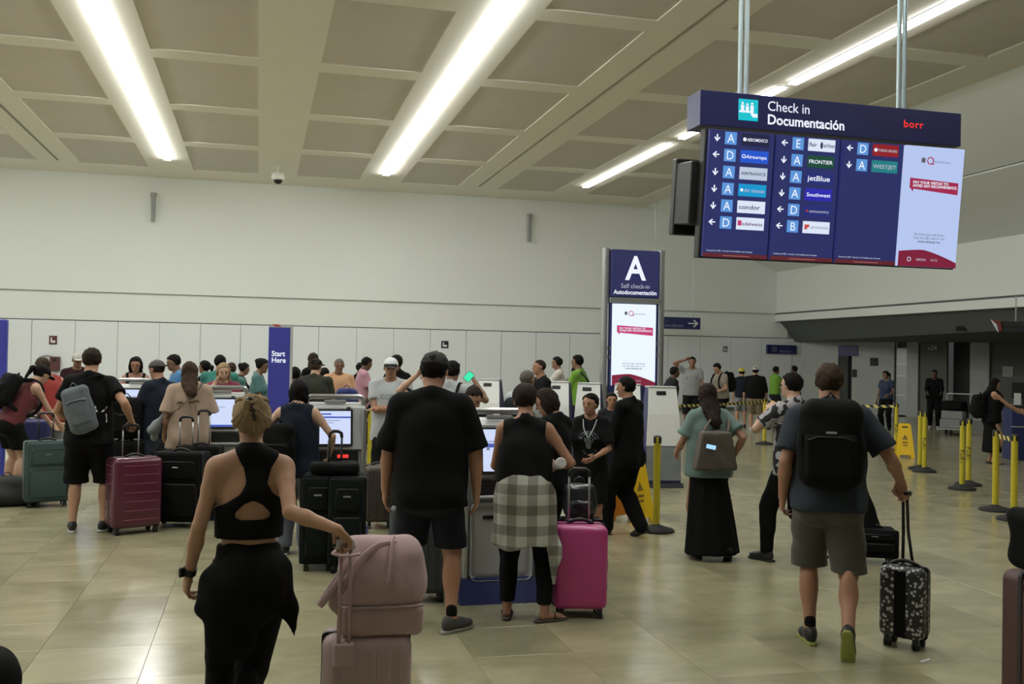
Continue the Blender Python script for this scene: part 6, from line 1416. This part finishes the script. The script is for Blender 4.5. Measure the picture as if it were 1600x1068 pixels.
P21 = person('man in a pale grey cap and dark T-shirt standing at the back left', 120, 15.7, 186, vt=550, g=1.15, skin_c='brown', hair=('buzz', 'black'), cap=(mat('pale_cap', (.42, .42, .38), .8), False), top=tee(C['darkred'], loose=.02) | {'m': cloth('maroon_black', (.03, .012, .014))}, bottom=pants(C['navy']), shoes=SH_BLACK, arms={'L': 'bent', 'R': 'bent'}, head=(14, 0, 0))
P22 = person('man in a bright blue polo looking down to the left', 277, 14.3, 100, vt=553, g=1.05, skin_c='brown', hair=('short', 'black'), top=tee(C['blue'], collar=True), bottom=pants(C['navy']), shoes=SH_BLACK, arms={'L': 'bent', 'R': 'bent'}, head=(14, 0, 0))
P23 = person('broad man in a green-teal T-shirt seen from behind the blonde woman', 343, 14.6, -10, vt=554, g=1.3, shw=1.2, skin_c='warm', hair=('short', 'black'), top=tee(C['teal'], loose=.03, sleeve=.8), bottom=pants(C['navy']), shoes=SH_BLACK, arms={'R': 'bent', 'L': 'bent'})
P24 = person('dark-haired woman in a light teal blouse left of the Start Here totem', 404, 15.2, -100, vt=559, sex='f', skin_c='brown', hair=('bun', 'black'), top=tee(C['tealdark'], sleeve=.8, loose=.02), bottom=pants(C['tealdark']), shoes=SH_BLACK, arms={'L': 'bent', 'R': 'bent'}, head=(14, 0, 0))
P25 = person('person with short greyish hair between the green shirt and the dark ponytail', 362, 16.4, 10, vt=566, skin_c='tan', hair=('short', 'chestnut'), top=tee(C['tealdark']), bottom=pants(C['stone']), shoes=SH_BLACK)
P26 = person('person with a dark low bun facing right, left of the light teal blouse', 377, 17.2, -80, vt=566, sex='f', skin_c='brown', hair=('bun', 'black'), top=tee(C['black']), bottom=pants(C['black']), shoes=SH_BLACK, arms={'R': 'bent', 'L': 'bent'}, head=(14, 0, 0))
P26b = person('person with a dark ponytail behind the peach T-shirt', 322, 15.9, 60, vt=563, sex='f', skin_c='brown', hair=('ponytail', 'black'), top=tee(C['black']), bottom=pants(C['black']), shoes=SH_BLACK)
P27 = person('short dark-haired person in black right of the Start Here totem', 461, 13.3, 6, vt=573, sex='f', g=1.15, skin_c='warm', hair=('short', 'black'), top=tee(C['black'], sleeve=.9, loose=.03), bottom=pants(C['black']), shoes=SH_BLACK)
P28 = person('tall long-haired person behind the man in the black cap and olive T-shirt', 490, 17.2, 20, vt=551, sex='f', skin_c='warm', hair=('long', 'brown', .3), top=tee(C['black']), bottom=pants(C['black']), shoes=SH_BLACK)
P29 = person('man in a black cap and dark olive T-shirt seen from behind', 492, 14.0, -16, vt=560, g=1.3, shw=1.15, skin_c='fair', hair=('short', 'chestnut'), cap=(C['black'], False), top=tee(C['olive'], sleeve=.7, loose=.03), bottom=pants(C['olive']), shoes=SH_BLACK, arms={'R': 'bent', 'L': 'bent'}, head=(4, -20, 0))
P30 = person('small dark-haired person between the olive T-shirt and the orange shirt', 508, 16.8, 6, vt=574, sex='f', skin_c='warm', hair=('short', 'black'), top=tee(C['orange']), bottom=pants(C['black']), shoes=SH_BLACK)
P31 = person('balding man in an orange polo facing the queue', 529, 15.6, 196, vt=559, g=1.25, shw=1.1, skin_c='brown', hair=('buzz', 'grey'), top=tee(C['orange'], sleeve=.8, loose=.03, collar=True), bottom=pants(C['stone']), shoes=SH_BLACK, arms={'R': 'bent', 'L': 'bent'}, head=(10, -10, 0))
bpn = soft_bag('backpack', 'navy blue backpack in front of the man in the orange polo', spot(540, 14.9) + Vector((0, 0, .82)), .1, (.165, .11, .21), cloth('royal_navy', (.02, .03, .12)), 'backpacks', .09, 'backpack', (.8, .4), .006, .014)
lgt = suitcase('dark suitcase carrying the navy blue backpack', spot(540, 14.9), .1, .40, .27, .74, M_OLV, 'soft', 0)
P32 = person('man in a pink shirt facing right, looking at his hands', 568, 18.0, -78, vt=557, g=1.05, skin_c='dark', hair=('short', 'black'), top=tee(C['pink'], sleeve=.8, hem=-.08, loose=.02, collar=True), bottom=pants(C['black']), shoes=SH_BLACK, arms={'R': 'bent', 'L': 'fwd'}, head=(16, 0, 0))
P33 = person('person in a black jacket half hidden behind the man in the pink shirt', 562, 19.0, -60, vt=566, skin_c='dark', hair=('short', 'black'), top=dict(m=C['black'], sleeve=1.9), bottom=pants(C['black']), shoes=SH_BLACK)
P34 = person('dark-haired man in a black jacket behind the man in the white cap', 621, 14.6, 40, vt=554, g=1.1, skin_c='dark', hair=('short', 'black'), top=dict(m=C['black'], sleeve=1.9, loose=.02), bottom=pants(C['black']), shoes=SH_BLACK, arms={'L': 'fwd', 'R': 'low'})
P35 = person('bald bearded man in a black shirt facing left before the wall', 846, 14.4, 112, vt=561, g=1.2, shw=1.1, skin_c='warm', hair=('bald', 'brown'), top=dict(m=C['black'], sleeve=1.5, loose=.02), bottom=pants(C['black']), shoes=SH_BLACK, arms={'L': 'low', 'R': 'hang'})
P36 = person('man in a white shirt facing left between the bald man and the lime shirt', 873, 19.2, 86, vt=557, skin_c='brown', hair=('short', 'black'), top=tee(C['cream'], sleeve=.8, loose=.02, collar=True), bottom=pants(C['charcoal']), shoes=SH_BLACK, arms={'L': 'fwd', 'R': 'bent'})
P37 = person('man in a lime green T-shirt with a crossbody strap left of the lit column', 905, 17.4, 72, vt=554, g=1.08, skin_c='brown', hair=('short', 'black'), top=tee(C['green'], sleeve=.8, loose=.03), bottom=pants(C['navy']), shoes=SH_BLACK, arms={'L': dict(p=(-.13, .19, .52), hint=(-.6, -.8, -.2)), 'R': 'backswing'})
MB().tube(spline([P37['T'](-.08, -.04, .31), P37['T'](-.01, -.09, .24), P37['T'](.06, -.10, .14), P37['T'](.12, -.03, .06)], 5), .016, 6, .4).build('strap', M_BKC, P37['root'], smooth=True)
P38 = person('person in black half hidden behind the right tube of the lit column', 1044, 19.5, -70, vt=571, g=1.2, skin_c='dark', hair=('short', 'black'), lean=12, top=tee(C['charcoal'], loose=.03), bottom=pants(C['black']), shoes=SH_BLACK)
P39 = person('man in a pale grey T-shirt scratching the top of his head', 1082, 23.2, 178, vt=557, g=1.1, skin_c='brown', hair=('short', 'black'), top=tee(C['grey'], sleeve=.6, loose=.03), bottom=shorts(C['black']), shoes=SH_WHITE, arms={'R': 'crown', 'L': 'low'})
conform(flat_mesh([[(-.11, -.03), (.11, -.03), (.11, .04), (-.11, .04)]]), 'chest_print', P39['top'], P39['T'](0, .35, .2), (-1, 0, 0), (0, 0, 1), C['charcoal'], P39['top'], .006)
P40 = person('man in a sand coloured T-shirt with a backpack looking down', 1128, 23.6, 130, vt=566, g=1.1, skin_c='tan', hair=('short', 'black'), top=tee(cloth('sand', (.24, .22, .17)), loose=.03), bottom=shorts(C['black']), shoes=SH_BLACK, arms={'L': 'bent', 'R': 'bent'}, head=(24, 0, 0), lean=6)
worn_pack(P40, 'dark backpack on the man in the sand coloured T-shirt', M_BKC, (.15, .1, .24), (0, -.15, .19), res=.02)
P41 = person('person in a yellow cap, dark top and grey shorts', 1160, 26.2, 10, vt=575, skin_c='tan', hair=('short', 'black'), cap=(mat('yellow_cap', (.62, .50, .03), .7), True), top=tee(C['navy'], sleeve=.8), bottom=shorts(C['grey'] , len=.28), shoes=SH_DARK)
P42 = person('broad person in black with a white cap and tan shorts behind the striped tape', 1181, 24.9, -6, vt=572, g=1.25, shw=1.2, skin_c='tan', hair=('short', 'black'), cap=(mat('pale_cap', (.42, .42, .38), .8), True), top=dict(m=C['black'], sleeve=1.3, loose=.04), bottom=shorts(C['tan'], len=.26, wide=.03), shoes=SH_WHITE, arms={'R': 'loose', 'L': 'loose'})
P43 = person('person in a lime green shirt under the elevator sign, left one', 1212, 28.2, -60, vt=572, skin_c='dark', hair=('short', 'black'), top=tee(C['green'], loose=.03), bottom=pants(C['charcoal']), shoes=SH_BLACK, arms={'R': 'fwd', 'L': 'fwd'})
P44 = person('person in a darker green shirt under the elevator sign, right one', 1243, 28.6, 60, vt=571, skin_c='dark', hair=('short', 'black'), top=tee(cloth('moss', (.09, .15, .03)), loose=.03), bottom=pants(C['charcoal']), shoes=SH_BLACK, arms={'R': 'fwd', 'L': 'fwd'})
def patch_mat():
    m, nt, b = node_mat('patched_print'); N = nt.nodes; L = nt.links; tc = N.new('ShaderNodeTexCoord'); v = N.new('ShaderNodeTexVoronoi'); v.inputs['Scale'].default_value = 9; n = N.new('ShaderNodeTexNoise'); n.inputs['Scale'].default_value = 14; n.inputs['Detail'].default_value = 1
    L.new(tc.outputs['Object'], v.inputs['Vector']); L.new(tc.outputs['Object'], n.inputs['Vector']); r = N.new('ShaderNodeValToRGB'); r.color_ramp.interpolation = 'CONSTANT'; e = r.color_ramp.elements; e[0].position = 0; e[0].color = (.012, .012, .014, 1); e[1].position = .49; e[1].color = (.34, .34, .36, 1); q = e.new(.70); q.color = (.30, .12, .13, 1)
    L.new(n.outputs[0], r.inputs[0]); L.new(r.outputs[0], b.inputs['Base Color']); b.inputs['Roughness'].default_value = .85; return m
P45 = person('man in black and white blotch-print shirt raising a hand to his face', 1243, 8.6, 50, vt=582, g=1.05, skin_c='fair', hair=('short', 'black'), top=tee(patch_mat(), sleeve=.7, hem=-.06, loose=.02, flare=.02), bottom=pants(C['black'], grow=.012), shoes=SH_DARK,
    arms={'L': dict(p=(-.05, .125, .80), hint=(-.8, .5, -1)), 'R': 'hang'}, legs={'L': (-.06, .12, 0, 0), 'R': (.06, -.12, .03, -30)}, curl=(50, 25), head=(0, 6, 0))
P46 = person('woman in a blue uniform shirt and black trousers near the white side wall', 1386, 26.0, 160, vt=579, sex='f', skin_c='brown', hair=('ponytail', 'black'), top=tee(C['blueshirt'], loose=.02, hem=.0), bottom=pants(C['black']), shoes=SH_BLACK, head=(6, -30, 0), arms={'L': 'bent', 'R': 'hang'})
P47 = person('man in a black jacket standing behind the luggage trolley in the side area', 1461, 27.2, 180, vt=577, g=1.15, skin_c='dark', hair=('buzz', 'black'), top=dict(m=C['black'], sleeve=1.9, loose=.03, name='jacket'), bottom=pants(C['black']), shoes=SH_WHITE, arms={'L': 'fwd', 'R': 'fwd'}, head=(12, 0, 0))
P48 = person('woman in black with long dark hair reaching towards the counter at the right', 1552, 17.8, -72, vt=590, sex='f', g=1.12, skin_c='tan', hair=('long', 'black', .3), top=tank(C['black'], hem=-.05, loose=.03), bottom=dict(kind='skirt', m=C['black'], len=.13, wide=.03), shoes=dict(kind='sandal', m=M_BLACK, sole=M_RUB), arms={'R': dict(p=(.08, .28, .62), hint=(.5, -.5, -1)), 'L': dict(p=(-.05, .28, .62), hint=(-.5, -.5, -1))}, head=(10, 0, 0))
worn_pack(P48, 'black backpack on the long-haired woman at the right-hand counter', M_BKC, (.15, .10, .21), (0, -.15, .14), res=.016)
P49 = person('small dark-haired child between the talking girl and the suited man', 957, 12.2, 185, H=1.33, sex='f', skin_c='warm', hair=('short', 'black'), top=tee(C['charcoal']), bottom=pants(C['navy']), shoes=SH_BLACK)
P50 = person('person in black seen through the gap between two white-backed kiosks', 901, 18.6, 20, H=1.62, sex='f', skin_c='warm', hair=('long', 'black', .45), top=dict(m=C['black'], sleeve=1.9), bottom=pants(C['black']), shoes=SH_BLACK)

# ---------------------------------------------------------------- trolley and counter in the side area
pc = spot(1492, 25.0); t = thing('luggage_trolley', 'airport luggage trolley loaded with dark bags and pale boxes', 'trolley', pc, -.9, 'luggage trolleys'); m = MB()
for sx in (-.3, .3): m.tube([(sx, .45, 1.02), (sx, .42, .3), (sx * 1.0, -.5, .16)], .02, 8)
m.tube([(-.3, .45, 1.02), (.3, .45, 1.02)], .02, 8); m.box(-.3, .3, -.5, .4, .15, .18); m.build('frame', M_ALU, t, smooth=False)
for sx, sy in ((-.28, .3), (.28, .3), (0, -.42)): MB().cyl((sx, sy, .07), .07, .04, 'x', 16).build('wheel', M_RUB, t)
for i, (x, y, z, a, b, c, mm, lb) in enumerate(((-.0, -.25, .185, .26, .2, .11, C['grey'], 'flat pale box lowest on the luggage trolley'), (.02, -.22, .41, .25, .2, .10, C['grey'], 'flat pale box in the middle of the trolley stack'), (0, .1, .19, .25, .16, .30, M_BKC, 'upright black bag on the luggage trolley'), (.0, -.15, .62, .27, .26, .12, M_BKC, 'long dark bag topmost on the luggage trolley'))):
    q = Matrix.Rotation(-.9, 3, 'Z') @ Vector((x, y, z)) + pc; b_ = thing('box' if i < 2 else 'travel_bag', lb, 'box' if i < 2 else 'bag', q, -.9, 'load of the luggage trolley')
    MB().box(-a, a, -b, b, 0, 2 * c, .02 if i < 2 else .06, 3).build('body', mm, b_, smooth=i > 1); MB().tube(arc((-.08, 0, 2 * c - .01), (0, 0, 2 * c + .07), (.08, 0, 2 * c - .01)), .012, 6).build('handle', M_BLACK, b_, smooth=True)
pc = spot(1640, 18.6); t = thing('check_in_counter', 'navy fronted check-in counter cut off by the right edge', 'counter', pc, away(pc) + .3, 'counters')
MB().box(-.75, 1.2, -.3, .3, 0, .98, .01).build('front', M_NAVYB, t); MB().box(-.78, 1.22, -.34, .34, .98, 1.03, .01).build('worktop', M_BLACK, t); MB().box(-.76, 1.2, -.31, -.3, .62, .64).build('trim_strip', M_GREYL, t)
for x in (-.45, .35):
    q = Matrix.Rotation(away(pc) + .3, 3, 'Z') @ Vector((x, .05, 1.03)) + pc; mo = thing('monitor', 'black monitor on the navy counter, %s one' % ('outer' if x > 0 else 'inner'), 'monitor', q, away(pc) + .3, 'counter monitors'); MB().box(-.22, .22, -.02, .02, .12, .42, .01).build('panel', M_BLACK, mo); MB().box(-.10, .10, -.08, .08, 0, .012).build('foot', M_BLACK, mo); MB().cyl((0, 0, .07), .02, .12).build('stem', M_BLACK, mo)
q = Matrix.Rotation(away(pc) + .3, 3, 'Z') @ Vector((-.6, -.1, 1.03)) + pc
ld = thing('leaflet_rack', 'small pale leaflet rack on the end of the navy counter', 'rack', q, away(pc), None); MB().box(-.07, .07, -.03, .03, 0, .02).build('foot', M_GREYL, ld); MB().box(-.06, .06, .0, .02, .02, .22).build('back', M_GREYL, ld)
print('TRIS', sum(len(m.polygons) * 2 for m in bpy.data.meshes))
